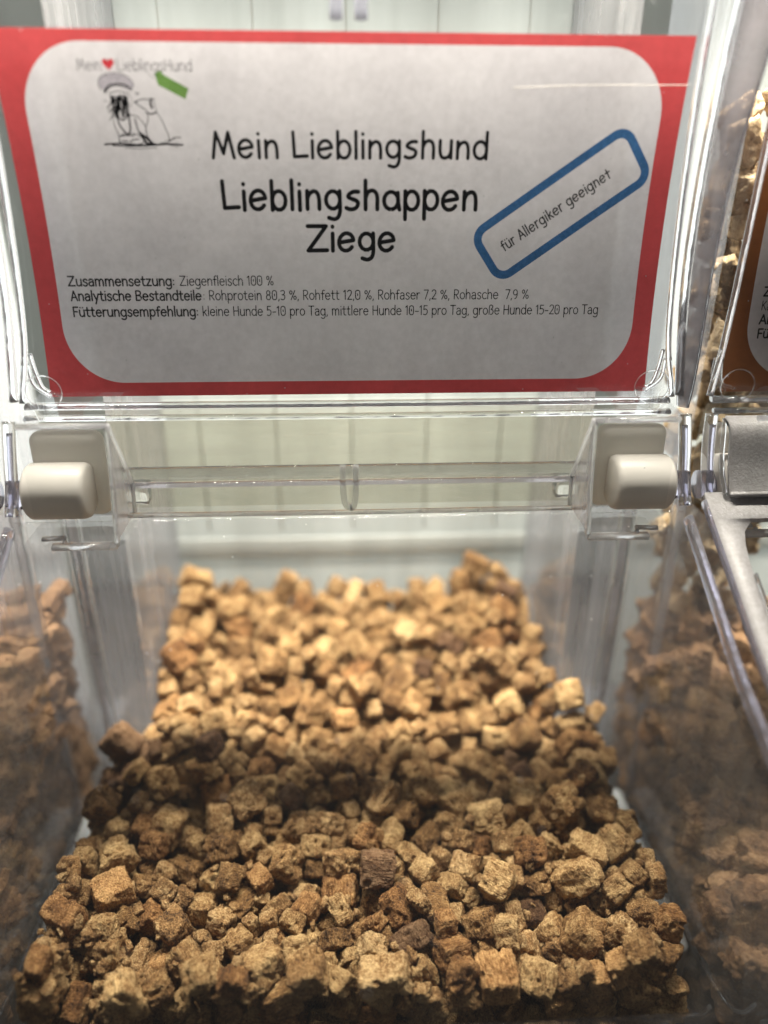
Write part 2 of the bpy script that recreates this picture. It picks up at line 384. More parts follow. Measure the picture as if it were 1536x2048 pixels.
    if not frosted:
        lid = part('lid', mesh('lid', sheet(-.1035, .1035, prof_curve(lp), 6)), M['lid'])
        for s in (-1, 1):
            tubes('lid_edge', [[(s*.1040, y-.0005, z) for y, z in lp[1:]]], .0015, .0026, M['rod'], lid)
    else:
        lp = [(y, z+.0055) for y, z in lp]; pr = prof_curve(lp)
        win0 = next(i for i, q in enumerate(pr) if q[0] < .2075)
        lid = part('lid', mesh('lid', sheet(-.1, .1, pr[win0:], 4)), M['lid'])
        bm = bmesh.new()
        # frosted frame: a wide band across the top and one down either side, 2 mm thick, rounded inner corner
        def band(xa, xb, seg):
            t_ = .0009
            for k in range(len(seg)-1):
                (y0_, z0_), (y1_, z1_) = seg[k], seg[k+1]
                a = [(xa(k), y0_-t_*.5, z0_+t_), (xb(k), y0_-t_*.5, z0_+t_), (xb(k+1), y1_-t_*.5, z1_+t_), (xa(k+1), y1_-t_*.5, z1_+t_)]
                b = [(p[0], p[1]+t_, p[2]-2*t_) for p in a]
                quad(bm, *a); quad(bm, *b); quad(bm, a[0], a[3], b[3], b[0]); quad(bm, a[1], a[2], b[2], b[1])
        band(lambda k: -.1065, lambda k: .1065, pr[:win0+1])
        def inner(k):
            d = min(1, k/4.0); return .1005 - .006*(1-math.sqrt(max(0, 1-(1-d)**2)))
        band(lambda k: -.1065, lambda k: -inner(k), pr[win0:]); band(inner, lambda k: .1065, pr[win0:])
        bmesh.ops.remove_doubles(bm, verts=bm.verts, dist=1e-5)
        part('lid_frame', mesh('lid_frame', bm), M['frost'], lid)
        for s in (-1, 1):
            tubes('lid_edge', [[(s*.1078, y-.001, z+.0005) for y, z in lp[1:]]], .0007, .0016, M['rod'], lid)
            tubes('lid_edge', [[(s*.1003, y-.0014, z+.001) for y, z in lp[2:]]], .0004, .0009, M['bar'], lid)
        # frosted hinge cover over the rollers
        hc = prof_curve([(.2250, -.0752), (.2205, -.0775), (.2175, -.087), (.2140, -.0945), (.2120, -.0962)])
        bm = sheet(-.0998, .0998, hc, 4); o = part('hinge_cover', mesh('hinge_cover', bm), M['frost'])
        sm = o.modifiers.new('thickness', 'SOLIDIFY'); sm.thickness = .0016
        tubes('cover_edge', [[(-.0998, .2225, -.0755), (0, .2225, -.0755), (.0998, .2225, -.0755)], [(-.0998, .2245, -.0745), (-.1005, .2195, -.0880), (-.1008, .2130, -.0955)]], .0007, .001, M['bar'])
        tubes('cover_fold', [[(-.0990, .2125, -.0950), (0, .2125, -.0950), (.0990, .2125, -.0950)]], .0006, .0008, M['rod'])
    # --- tray
    zf = -.2525
    for s in (-1, 1):
        bm = bmesh.new()
        side = [(.2445, -.1075), (.2445, zf), (.150, zf), (.1435, -.249), (.1415, -.243), (.1385, -.232), (.125, -.212), (.105, -.195), (.09, -.172), (.12, -.158), (.146, -.1425), (.19, -.121), (.2128, -.108)]
        v = [bm.verts.new((s*.1005, y, z)) for y, z in side]; bm.faces.new(v)
        part('side_wall', mesh('side_wall', bm, False), M['side'])
        # corner post where the tray narrows to the hopper, and the narrow plate between
        tubes('corner_post', [[(s*.1000, .2460, -.1080), (s*.0998, .2460, -.20), (s*.0998, .2460, zf)]], .0012, .0016, M['bar'])
        tubes('corner_post', [[(s*.0966, .2470, -.1080), (s*.0962, .2470, -.20), (s*.0962, .2470, zf)]], .0007, .0010, M['bar'])
        part('post_face', mesh('post_face', sheet(min(s*.0965, s*.0998), max(s*.0965, s*.0998), [(.2452, -.108), (.2452, zf)], 1)), M['milky'])
        hw = .0985 if frosted else .0815
        if not frosted: part('step_plate', mesh('step_plate', sheet(min(s*.0815, s*.0960), max(s*.0815, s*.0960), [(.2475, -.1085), (.2475, zf)], 2)), M['hopper'])
        part('hopper_wall', mesh('hopper_wall', (lambda b: (quad(b, (s*hw, .2475, .12), (s*hw, .3215, .12), (s*hw, .3215, zf), (s*hw, .2475, zf)), b)[-1])(bmesh.new()), False), M['side' if frosted else 'hopper'])
        # lower outline of the tray side, catching the light
        tubes('tray_outline', [[(s*.1010, y, z) for y, z in [(.235, -.2495), (.21, -.2490), (.19, -.2485), (.165, -.247), (.150, -.2435), (.142, -.236), (.138, -.226)]]], .0004, .0006, M['bar'])
    part('tray_floor', mesh('tray_floor', sheet(-.1, .1, prof_curve([(.3215, zf), (.25, zf), (.16, zf), (.1480, -.2515), (.1430, -.2475), (.1412, -.2425)]), 4)), M['lid'])
    part('tray_front', mesh('tray_front', sheet(-.1, .1, prof_curve([(.1410, -.2420), (.1385, -.232), (.133, -.220), (.125, -.212)]), 4)), M['lid'])
    tubes('tray_front_edge', [[(-.1, .1412, -.2442), (0, .1410, -.2444), (.1, .1412, -.2442)]], .0005, .0009, M['bar'])
    # --- hopper back with ribs and its ledge
    bm = bmesh.new(); bx(bm, -.0812, .0812, .3220, .3245, zf, .13)
    bk = part('back_wall', mesh('back_wall', bm, False), M['backwall'])
    for i in range(-4, 5, 2):
        bm = bmesh.new(); bx(bm, i*.0165-.0004, i*.0165+.0004, .3217, .3219, -.158, .128, .0001, 1)
        part('rib', mesh('rib', bm), M['backwall'], bk)
    bm = bmesh.new(); bx(bm, -.081, .081, .3207, .3218, -.1725, -.1620, .0005, 2)
    part('ledge', mesh('ledge', bm), M['backwall'], bk)
    return root

bin_mid = build_bin(0, 'clear food bin in the middle with red bordered card and small brown meat cubes', False)
bin_left = build_bin(-P, 'clear food bin at the left edge holding dark dried meat strips', False)
bin_right = build_bin(P, 'food bin at the right edge with frosted silver hinge cover and lid frame', True)

# pale rails on the shelf between bins
for s, lb in ((-1, 'pale grey rail on the shelf between the left and the middle bin'), (1, 'pale grey rail on the shelf between the middle and the right bin')):
    bm = bmesh.new(); bx(bm, -.0052, .0052, -.075, .0, 0, .018, .003, 4)
    o = link('divider_rail', mesh('divider_rail', bm), M['rail'], None, (s*P/2, .245, -.264))
    tag(o, lb, 'rail', 'rails between the bins')

# ================================================================== the cards
Zs = [.06-.15*i/1500 for i in range(1501)]; S_ = [0]
for a, b in zip(Zs, Zs[1:]): S_.append(S_[-1]+math.hypot(b-a, panel_y(b)-panel_y(a)))
def z_to_s(z): return S_[min(1500, max(0, round((.06-z)/.15*1500)))]
s_bottom = z_to_s(-.06995)
def LS(uu, vv, off=0):
    """point on the card: uu, vv in millimetres from its lower left corner, off = mm towards the viewer"""
    s = s_bottom-vv/1000
    lo, hi = 0, 1500
    while hi-lo > 1:
        m = (lo+hi)//2
        if S_[m] < s: lo = m
        else: hi = m
    t = (s-S_[lo])/(S_[hi]-S_[lo]); z = Zs[lo]+(Zs[hi]-Zs[lo])*t
    dy = -.05913-3.3378*z; n = Vector((0, -1, dy)).normalized()
    return Vector((uu/1000-.095, panel_y(z), z))+n*(off/1000)
def arc(cx, cy_, rx, ry, a0=0, a1=360, n=14):
    return [(cx+rx*math.cos(R(a0+(a1-a0)*i/n)), cy_+ry*math.sin(R(a0+(a1-a0)*i/n))) for i in range(n+1)]
def sm(*p):
    return [(v.x, v.y) for v in smooth_pts([Vector(q) for q in p], 4)]
O = arc(.23, .25, .19, .25)
G = {
 ' ': (.24, []), ',': (.16, [[(.09, .03), (.05, -.1)]]), ':': (.17, [[(.08, .08), (.08, .081)], [(.08, .4), (.08, .401)]]),
 '-': (.36, [[(.05, .27), (.31, .27)]]),
 '%': (.62, [arc(.14, .56, .1, .13), arc(.47, .15, .1, .13), [(.47, .7), (.14, 0)]]),
 'a': (.48, [O, [(.41, .5), (.41, .0)]]), 'b': (.47, [[(.06, .76), (.06, 0)], arc(.24, .25, .18, .25)]),
 'c': (.42, [arc(.25, .25, .2, .25, 48, 312)]), 'd': (.48, [O, [(.41, .76), (.41, 0)]]),
 'e': (.47, [[(.05, .27), (.42, .27)], arc(.235, .25, .19, .25, 4, 318)]),
 'f': (.3, [sm((.30, .70), (.22, .73), (.145, .66), (.13, .5), (.13, .2), (.13, 0)), [(.02, .46), (.27, .46)]]),
 'g': (.48, [O, sm((.41, .5), (.41, .2), (.41, -.08), (.35, -.21), (.22, -.25), (.07, -.19))]),
 'h': (.46, [[(.06, .76), (.06, 0)], sm((.06, .3), (.13, .45), (.24, .5), (.34, .44), (.38, .3), (.38, .15), (.38, 0))]),
 'i': (.15, [[(.07, .49), (.07, 0)], [(.07, .68), (.07, .685)]]), 'k': (.42, [[(.07, .74), (.07, 0)], [(.34, .46), (.08, .2)], [(.17, .28), (.37, 0)]]),
 'l': (.15, [[(.07, .76), (.07, 0)]]),
 'm': (.7, [[(.06, .5), (.06, 0)], sm((.06, .3), (.11, .45), (.2, .5), (.3, .44), (.33, .3), (.33, .15), (.33, 0)), sm((.33, .3), (.39, .45), (.48, .5), (.58, .44), (.61, .3), (.61, .15), (.61, 0))]),
 'n': (.46, [[(.06, .5), (.06, 0)], sm((.06, .3), (.13, .45), (.24, .5), (.34, .44), (.38, .3), (.38, .15), (.38, 0))]),
 'o': (.46, [O]), 'p': (.47, [[(.06, .5), (.06, -.25)], arc(.24, .25, .18, .25)]),
 'r': (.32, [[(.06, .5), (.06, 0)], sm((.06, .28), (.11, .42), (.19, .49), (.29, .48))]),
 's': (.38, [sm((.33, .42), (.25, .5), (.12, .48), (.07, .38), (.14, .29), (.26, .23), (.33, .13), (.26, .01), (.13, -.005), (.04, .07))]),
 't': (.34, [sm((.14, .68), (.14, .4), (.14, .13), (.19, .02), (.3, .01)), [(.02, .48), (.28, .48)]]),
 'u': (.46, [sm((.06, .5), (.06, .2), (.11, .04), (.22, 0), (.33, .06), (.39, .2)), [(.39, .5), (.39, 0)]]),
 'y': (.42, [[(.03, .5), (.21, .04)], [(.38, .5), (.14, -.25)]]), 'z': (.4, [[(.04, .49), (.34, .49)], [(.34, .49), (.04, .01)], [(.04, .01), (.36, .01)]]),
 'Z': (.56, [[(.05, .71), (.49, .71)], [(.49, .71), (.04, .01)], [(.04, .01), (.53, .01)]]),
 'A': (.52, [[(.03, 0), (.25, .73)], [(.25, .73), (.48, 0)], [(.11, .24), (.4, .24)]]),
 'B': (.5, [[(.07, .72), (.07, 0)], sm((.07, .72), (.28, .72), (.4, .64), (.38, .46), (.26, .39), (.07, .38)), sm((.07, .38), (.3, .37), (.43, .27), (.42, .1), (.3, .01), (.07, 0))]),
 'R': (.49, [[(.07, .72), (.07, 0)], sm((.07, .72), (.27, .72), (.4, .63), (.39, .44), (.26, .34), (.07, .34)), [(.2, .34), (.43, 0)]]),
 'F': (.42, [[(.07, .72), (.07, 0)], [(.07, .72), (.4, .72)], [(.07, .37), (.34, .37)]]),
 'H': (.54, [[(.07, .72), (.07, 0)], [(.46, .72), (.46, 0)], [(.07, .37), (.46, .37)]]),
 'K': (.5, [[(.07, .72), (.07, 0)], [(.42, .72), (.08, .33)], [(.16, .42), (.46, 0)]]),
 'T': (.48, [[(.23, .72), (.23, 0)], [(.02, .72), (.45, .72)]]),
 'M': (.66, [[(.05, 0), (.14, .72)], [(.14, .72), (.32, .14)], [(.32, .14), (.50, .72)], [(.50, .72), (.61, 0)]]),
 'L': (.45, [[(.07, .72), (.05, .02)], [(.05, .02), (.43, .01)]]),
 '0': (.48, [sm((.23, .72), (.09, .66), (.05, .5), (.05, .2), (.1, .05), (.23, 0), (.36, .05), (.41, .2), (.41, .5), (.37, .66), (.23, .72)), [(.23, .44), (.23, .30)]]),
 '1': (.28, [[(.17, .72), (.17, 0)], [(.17, .72), (.04, .6)]]),
 '2': (.44, [sm((.05, .6), (.13, .7), (.25, .72), (.36, .64), (.36, .48), (.26, .3), (.05, .01)), [(.05, .01), (.4, .01)]]),
 '3': (.44, [sm((.06, .66), (.2, .72), (.34, .66), (.35, .5), (.26, .4), (.15, .38)), sm((.15, .38), (.3, .36), (.38, .22), (.33, .06), (.2, 0), (.05, .05))]),
 '5': (.44, [[(.36, .71), (.1, .71)], [(.1, .71), (.08, .41)], sm((.08, .41), (.22, .45), (.36, .36), (.37, .16), (.27, .02), (.15, 0), (.05, .04))]),
 '7': (.42, [[(.03, .71), (.38, .71)], [(.38, .71), (.14, 0)]]),
 '8': (.46, [arc(.22, .54, .14, .17), arc(.22, .19, .17, .19)]),
 '9': (.44, [arc(.2, .5, .16, .21), sm((.36, .5), (.36, .3), (.3, .1), (.18, 0))]),
}
G['ü'] = (.46, G['u'][1]+[[(.13, .68), (.13, .685)], [(.31, .68), (.31, .685)]])
G['ä'] = (.48, G['a'][1]+[[(.13, .68), (.13, .685)], [(.31, .68), (.31, .685)]])
G['ß'] = (.48, [sm((.07, 0), (.07, .3), (.07, .58), (.13, .71), (.25, .74), (.36, .66), (.34, .5), (.22, .41)), sm((.22, .41), (.36, .35), (.42, .2), (.34, .03), (.2, 0))])
# the rounded narrow face has a two-storey a
GA = dict(G); GA['a'] = (.44, [sm((.07, .42), (.14, .49), (.25, .5), (.34, .43), (.36, .3), (.36, .15), (.36, 0)), sm((.36, .29), (.2, .29), (.08, .24), (.05, .13), (.1, .02), (.22, 0), (.33, .06), (.36, .13))])
GA['ä'] = (.44, GA['a'][1]+[[(.13, .68), (.13, .685)], [(.31, .68), (.31, .685)]])
for _k, (_w, _s) in list(GA.items()): GA[_k] = (_w+.035, _s)
GC = dict(G)                                # the handwritten-looking face: plain cross t, open f
GC['e'] = (.50, [[(.06, .235), (.43, .30)], [(x_+(y_-.25)*.06, y_) for x_, y_ in arc(.235, .25, .20, .25, 14, 325)]])
GC['L'] = (.49, [[(.06, .73), (.08, .03)], [(.08, .03), (.46, .055)]])
GC['s'] = (.45, [sm((.37, .47), (.24, .47), (.12, .40), (.10, .33), (.2, .28), (.32, .23), (.36, .15), (.30, .04), (.16, 0), (.04, .04))])
GC['g'] = (.50, [arc(.235, .255, .19, .235), sm((.42, .49), (.425, .2), (.42, -.06), (.37, -.2), (.26, -.26), (.12, -.22))])
GC['a'] = (.51, [arc(.24, .25, .195, .235), [(.42, .46), (.43, .2)], [(.43, .2), (.47, .01)]])
GC['n'] = (.47, [[(.07, .49), (.07, .01)], sm((.07, .28), (.14, .42), (.26, .48), (.35, .42), (.385, .28), (.39, .15), (.39, .01))])
GC['M'] = (.72, [[(.05, .0), (.17, .72)], [(.17, .72), (.36, .12)], [(.36, .12), (.53, .72)], [(.53, .72), (.66, 0)]])
GC['Z'] = (.60, [[(.05, .70), (.55, .70)], [(.55, .70), (.05, .01)], [(.05, .01), (.57, .02)]])
for _k, (_w, _s) in list(GC.items()): GC[_k] = (_w+.055, _s)
GC['t'] = (.4, [[(.18, .66), (.18, 0)], [(.02, .45), (.36, .45)]])
def stroke_bm(bm, pts, hw, z, fn=LS):
    """one ink stroke of constant width with round ends, laid on the card"""
    P_ = [Vector(p) for p in pts]; Q = [P_[0]]
    for p in P_[1:]:
        if (p-Q[-1]).length > 1e-4: Q.append(p)
    if len(Q) == 1: Q.append(Q[0]+Vector((.001, 0)))
    closed = (Q[0]-Q[-1]).length < 1e-3 and len(Q) > 5
    if closed: Q.pop()
    n = len(Q); Lf, Rt = [], []
    for i in range(n):
        a = Q[i-1] if (i > 0 or closed) else Q[i]; b = Q[(i+1) % n] if (i < n-1 or closed) else Q[i]
        d = (b-a).normalized(); m = Vector((-d.y, d.x))
        Lf.append(Q[i]+m*hw); Rt.append(Q[i]-m*hw)
    V = lambda p: bm.verts.new(fn(p.x, p.y, z))
    A = [V(p) for p in Lf]; B = [V(p) for p in Rt]
    for i in range(n if closed else n-1): bm.faces.new((A[i], B[i], B[(i+1) % n], A[(i+1) % n]))
    if not closed:
        for e, p, q in ((0, Q[0], Q[1]), (n-1, Q[-1], Q[-2])):
            d = (p-q).normalized(); m = Vector((-d.y, d.x)); arcp = [V(p+m*hw*math.cos(t)+d*hw*math.sin(t)) for t in [math.pi*k/6 for k in range(1, 6)]]
            ends = (A[e], B[e]) if e else (B[e], A[e])
            bm.faces.new([ends[0]]+arcp+[ends[1]])
def text(name, s, u0, u1, v, cap, wid, mat, parent, face=GC, ang=0, org=None, slope=0, jit=0):
    rnd = random.Random(len(s)); hw = wid/2; sc_ = cap/.72
    nat = sum(face[c][0] for c in s)*sc_
    kx = (u1-u0)/nat; bm = bmesh.new(); x = 0; lay = 0
    ca, sa = math.cos(R(ang)), math.sin(R(ang))
    for c in s:
        wd, st = face[c]; jy = rnd.uniform(-jit, jit)
        for k, l in enumerate(st):
            pp = []
            for a, b in l:
                X = (x+a*sc_)*kx; Y = b*sc_+jy+X*slope
                pp.append((u0+X, v+Y) if not ang else (org[0]+X*ca-Y*sa, org[1]+X*sa+Y*ca))
            stroke_bm(bm, pp, hw, .06+.006*k)
        x += wd*sc_
    me = bpy.data.meshes.new(name); bm.to_mesh(me); bm.free()
    return link(name, me, mat, parent)
def poly(name, pts, z, mat, parent):
    bm = bmesh.new(); bm.faces.new([bm.verts.new(LS(a, b, z)) for a, b in pts])
    me = bpy.data.meshes.new(name); bm.to_mesh(me); bm.free(); return link(name, me, mat, parent)
def card(name, mat, loc, W_=190.0, H_=99.8):
    bm = bmesh.new(); uvl = bm.loops.layers.uv.new('mm'); nx, ny = 24, 24; g = []
    for j in range(ny+1): g.append([bm.verts.new(LS(W_*i/nx, H_*j/ny, 0)) for i in range(nx+1)])
    co = {}
    for j in range(ny+1):
        for i in range(nx+1): co[g[j][i]] = (W_*i/nx/1000, H_*j/ny/1000)
    for j in range(ny):
        for i in range(nx):
            fc = bm.faces.new((g[j][i], g[j][i+1], g[j+1][i+1], g[j+1][i]))
            for l in fc.loops: l[uvl].uv = co[l.vert]
    me = bpy.data.meshes.new(name); bm.to_mesh(me); bm.free()
    for p in me.polygons: p.use_smooth = True
    return link(name, me, mat, None, loc)
lab = card('label_card', M['paper_red'], (0, 0, 0))
tag(lab, 'printed card with red border and rounded white field on the middle bin', 'label')
text('title_text', 'Mein Lieblingshund', 55.6, 135.6, 68.9, 6.5, .98, M['ink'], lab, jit=.12)
text('title_text', 'Lieblingshappen', 57.3, 133.6, 55.0, 7.4, 1.2, M['ink'], lab, jit=.12)
text('title_text', 'Ziege', 81.6, 109.2, 43.4, 7.2, 1.2, M['ink'], lab, jit=.1)
for b_, a0, a1, t_, t0, t1, v in (('Zusammensetzung:', 9.6, 41.6, 'Ziegenfleisch 100 %', 42.9, 71.4, 33.5),
        ('Analytische Bestandteile', 9.9, 49.3, ': Rohprotein 80,3 %, Rohfett 12,0 %, Rohfaser 7,2 %, Rohasche  7,9 %', 49.6, 150.3, 29.2),
        ('Fütterungsempfehlung:', 9.9, 48.0, 'kleine Hunde 5-10 pro Tag, mittlere Hunde 10-15 pro Tag, große Hunde 15-20 pro Tag', 49.0, 172.7, 24.5)):
    text('bold_text', b_, a0, a1, v, 2.75, .46, M['ink'], lab, GA)
    text('body_text', t_, t0, t1, v, 2.75, .29, M['ink_grey'], lab, GA)
# slanted blue stamp
bm = bmesh.new(); ca, sa = math.cos(R(34.5)), math.sin(R(34.5)); A_, B_ = [], []
for k in range(4):
    cxs, cys = ((22.1, 4.07), (-22.1, 4.07), (-22.1, -4.07), (22.1, -4.07))[k]
    for i in range(9):
        t = R(90*k+90*i/8)
        for lst, rr in ((A_, 5.0), (B_, 2.55)):
            X = cxs+rr*math.cos(t); Y = cys+rr*math.sin(t)
            lst.append((157.6+X*ca-Y*sa, 56+X*sa+Y*ca))
def dens(l):
    o = []
    for a, b in zip(l, l[1:]+l[:1]):
        m = 6 if math.dist(a, b) > 3 else 1
        o += [(a[0]+(b[0]-a[0])*k/m, a[1]+(b[1]-a[1])*k/m) for k in range(m)]
    return o
A_, B_ = dens(A_), dens(B_)
n = min(len(A_), len(B_)); va = [bm.verts.new(LS(*p, .07)) for p in A_[:n]]; vb = [bm.verts.new(LS(*p, .07)) for p in B_[:n]]
for i in range(n): bm.faces.new((va[i], va[(i+1) % n], vb[(i+1) % n], vb[i]))
me = bpy.data.meshes.new('stamp_frame'); bm.to_mesh(me); bm.free(); link('stamp_frame', me, M['blue'], lab)
text('stamp_text', 'für Allergiker geeignet', 0, 37.2, 0, 2.9, .42, M['ink'], lab, GC, 34.5, (141.6, 43.2))
# shop logo drawn in thin ink
def zp(X, Y):
    px, py = 120+X/4.518, 80+Y/4.518
    return (26.5+(px-213)*.1375, 71.9+(290-py)*.1215)
text('logo_text', 'Mein', 21.9, 28.6, 90.2, 2.7, .22, M['pale_ink'], lab, GA)
text('logo_text', 'LieblingsHund', 32.6, 52.8, 90.2, 2.7, .22, M['pale_ink'], lab, GA)
hp = [(30.4+.1*16*math.sin(R(t))**3, 91.8+.1*(13*math.cos(R(t))-5*math.cos(R(2*t))-2*math.cos(R(3*t))-math.cos(R(4*t)))) for t in range(0, 360, 12)]
poly('logo_heart', hp, .07, M['heart'], lab)
poly('logo_tag', [zp(*q) for q in ((940, 290), (995, 262), (1022, 302), (1228, 422), (1190, 518), (962, 392))], .07, M['green'], lab)
poly('logo_hat', [zp(*q) for q in sm((455, 430), (435, 385), (465, 320), (560, 290), (665, 302), (730, 350), (742, 400), (700, 440), (620, 400), (520, 415), (490, 460))], .05, M['hatgrey'], lab)
bm = bmesh.new(); rr_ = random.Random(3)
def ds(pts, wd=.16, smooth=True):
    stroke_bm(bm, [zp(*q) for q in (sm(*pts) if smooth and len(pts) > 2 else pts)], wd/2, .08+.004*rr_.random())
for p_, wd in [
    (((410, 940), (560, 932), (760, 948), (900, 940), (1010, 935), (1120, 942)), .42), (((480, 950), (620, 955), (800, 952)), .3), (((590, 975), (720, 980), (880, 972)), .14), (((980, 938), (1080, 962)), .15),
    (((450, 440), (435, 385), (465, 320), (560, 290), (665, 302), (730, 350), (742, 400), (700, 440)), .15), (((480, 450), (520, 405), (600, 385), (680, 400), (722, 440)), .3), (((480, 460), (510, 420)), .5), (((520, 425), (590, 400), (690, 420)), .2), (((510, 470), (600, 450), (695, 470)), .2),
    (((520, 660), (522, 760), (545, 840), (548, 925)), .18), (((555, 670), (570, 760), (625, 845)), .38), (((660, 660), (662, 790), (635, 855)), .38), (((560, 680), (605, 715), (645, 675)), .35),
    (((680, 662), (740, 680), (800, 765), (803, 860), (835, 925)), .18), (((715, 700), (735, 820), (800, 935)), .32), (((740, 830), (800, 880), (850, 935)), .6), (((760, 870), (800, 930), (870, 940)), .6),
    (((548, 870), (600, 842), (700, 842), (770, 890), (750, 930), (640, 945), (560, 930), (548, 870)), .2), (((570, 905), (620, 910)), .25), (((640, 915), (680, 895), (730, 890)), .25), (((560, 860), (640, 855), (690, 858)), .25),
    (((735, 545), (800, 522), (860, 520), (910, 515)), .22), (((735, 552), (780, 588), (830, 620)), .22), (((880, 522), (872, 560), (882, 598)), .55), (((900, 515), (905, 560), (918, 640)), .16), (((822, 640), (870, 655), (915, 638)), .35),
    (((838, 655), (828, 720), (803, 785), (805, 850), (845, 925)), .18), (((922, 650), (958, 720), (980, 790), (1002, 850), (1000, 905)), .18), (((920, 920), (970, 925), (1010, 905), (1050, 872), (1108, 874)), .18), (((960, 905), (1020, 895), (1060, 885)), .13), (((735, 548), (750, 545)), .4), (((752, 462), (766, 475), (780, 465)), .25),
    (((862, 270), (900, 305), (935, 340)), .1), (((690, 470), (712, 540), (690, 590)), .12)]: ds(p_, wd*1.15)
for i in range(38):
    x0 = rr_.uniform(515, 680); y0 = rr_.uniform(482, 520); x1 = x0+rr_.uniform(-50, 10); y1 = rr_.uniform(600, 700)
    ds(((x0, y0), ((x0+x1)/2+rr_.uniform(-22, 22), (y0+y1)/2), (x1 if x1 > 480 else 485, y1)), rr_.uniform(.16, .36))
ds(((455, 530), (500, 545)), .12); ds(((480, 640), (530, 600)), .2); ds(((485, 715), (520, 670)), .2)
me = bpy.data.meshes.new('logo_drawing'); bm.to_mesh(me); bm.free(); link('logo_drawing', me, M['ink_grey'], lab)
# the neighbour's card
lab2 = card('label_card', M['paper_brown'], (.2150+.0005, 0, -.0005))
tag(lab2, 'brown bordered card on the right bin, mostly outside the picture', 'label')
for s_, v, f_, wd in (('Zusammensetzung: Kaninchenfleisch', 30.2, GA, .52), ('Kaninchen 100 %', 25.9, GA, .27), ('Analytische Bestandteile', 21.6, GA, .52), ('Fütterungsempfehlung:', 17.2, GA, .52)):
    if s_.startswith('Zus'): s_ = 'Zusammensetzung:'
    if s_.startswith('Kan'): s_ = 'Kä'
    text('bold_text' if wd > .4 else 'body_text', s_, 9.7, 9.7+len(s_)*(1.9 if len(s_) > 3 else 1.65), v, 2.75, wd, M['ink'], lab2, f_)

# a stray hair lying over the card's upper corner
bm = bmesh.new(); tube(bm, [LS(*q, 4.5) for q in ((140, 87.2), (160, 87.9), (180, 88.1), (189.5, 88.2))], .00013, .00013, 5)
tag(link('stray_hair', mesh('stray_hair', bm), M['nylon']), 'fine pale hair lying across the upper right corner of the red bordered card', 'hair')

# ================================================================== the meat cubes
def hullpts(k):
    r = random.Random(100+k)
    a, b, c = [r.uniform(.9, 1.12) for _ in range(3)]
    if k % 4 == 3: a *= 1.32; c *= .8
    if k % 5 == 2: c *= .72
    pts = []; j = .1 if k % 3 else .26
    for i in (-1, 1):
        for q in (-1, 1):
            for w in (-1, 1):
                pts.append(Vector((i*a*(1+r.uniform(-j, j*.5)), q*b*(1+r.uniform(-j, j*.5)), w*c*(1+r.uniform(-j, j*.5))))*.5)
    return pts
def cube_shell(n):
    """verts on the unit cube shell (-1..1) and quads"""
    idx = {}; vs = []; fs = []
    def vid(p):
        k = tuple(round(c*1000) for c in p)
        if k not in idx: idx[k] = len(vs); vs.append(Vector(p))
        return idx[k]
    for ax in range(3):
        for sgn in (-1, 1):
            for i in range(n):
                for j in range(n):
                    q = []
                    for di, dj in ((0, 0), (1, 0), (1, 1), (0, 1)):
                        a = -1+2*(i+di)/n; b = -1+2*(j+dj)/n
                        p = [0, 0, 0]; p[ax] = sgn; p[(ax+1) % 3] = a; p[(ax+2) % 3] = b
                        q.append(vid(p))
                    fs.append(q if sgn > 0 else q[::-1])
    return vs, fs
SH = {}
def chunk_mesh(k, n, rough=1.0, name='meat_cube', pts=None, round_=.12):
    if n not in SH: SH[n] = cube_shell(n)
    vs, fs = SH[n]; H = pts or hullpts(k); out = []
    sd = Vector((k*7.3, k*3.1, k*5.7))
    for p in vs:
        # round the corners a little
        l = (abs(p.x)**7+abs(p.y)**7+abs(p.z)**7)**(1/7)
        q = p/l; q = q*(1-round_*.22*(max(0, q.length-1)/.73)**1.5) if q.length > 1 else q
        x, y, z = [(c+1)/2 for c in q]
        c = Vector((0, 0, 0))
        for i in (0, 1):
            for j in (0, 1):
                for w_ in (0, 1): c += H[i*4+j*2+w_]*((x if i else 1-x)*(y if j else 1-y)*(z if w_ else 1-z))
        d = c.normalized()
        s = c+sd
        hgt = .06*noise.noise(s*2.1)+.05*noise.noise(s*5.0)
        cr = noise.voronoi(s*6.5)[0]; hgt += .05*(.32-cr[0])          # crumbs
        hgt += .035*noise.noise(Vector((s.x*16, s.y*16, s.z*6)))+.04*noise.noise(s*22)
        pit = noise.noise(s*3.4+Vector((9, 9, 9)));
        if pit > .28: hgt -= (pit-.28)*.5
        out.append(c+d*hgt*rough+Vector((noise.noise(s*1.3), noise.noise(s*1.3+Vector((5, 0, 0))), noise.noise(s*1.3+Vector((0, 5, 0)))))*.05*rough)
    me = bpy.data.meshes.new(name); me.from_pydata([tuple(v) for v in out], [], fs)
    for p in me.polygons: p.use_smooth = True
    return me
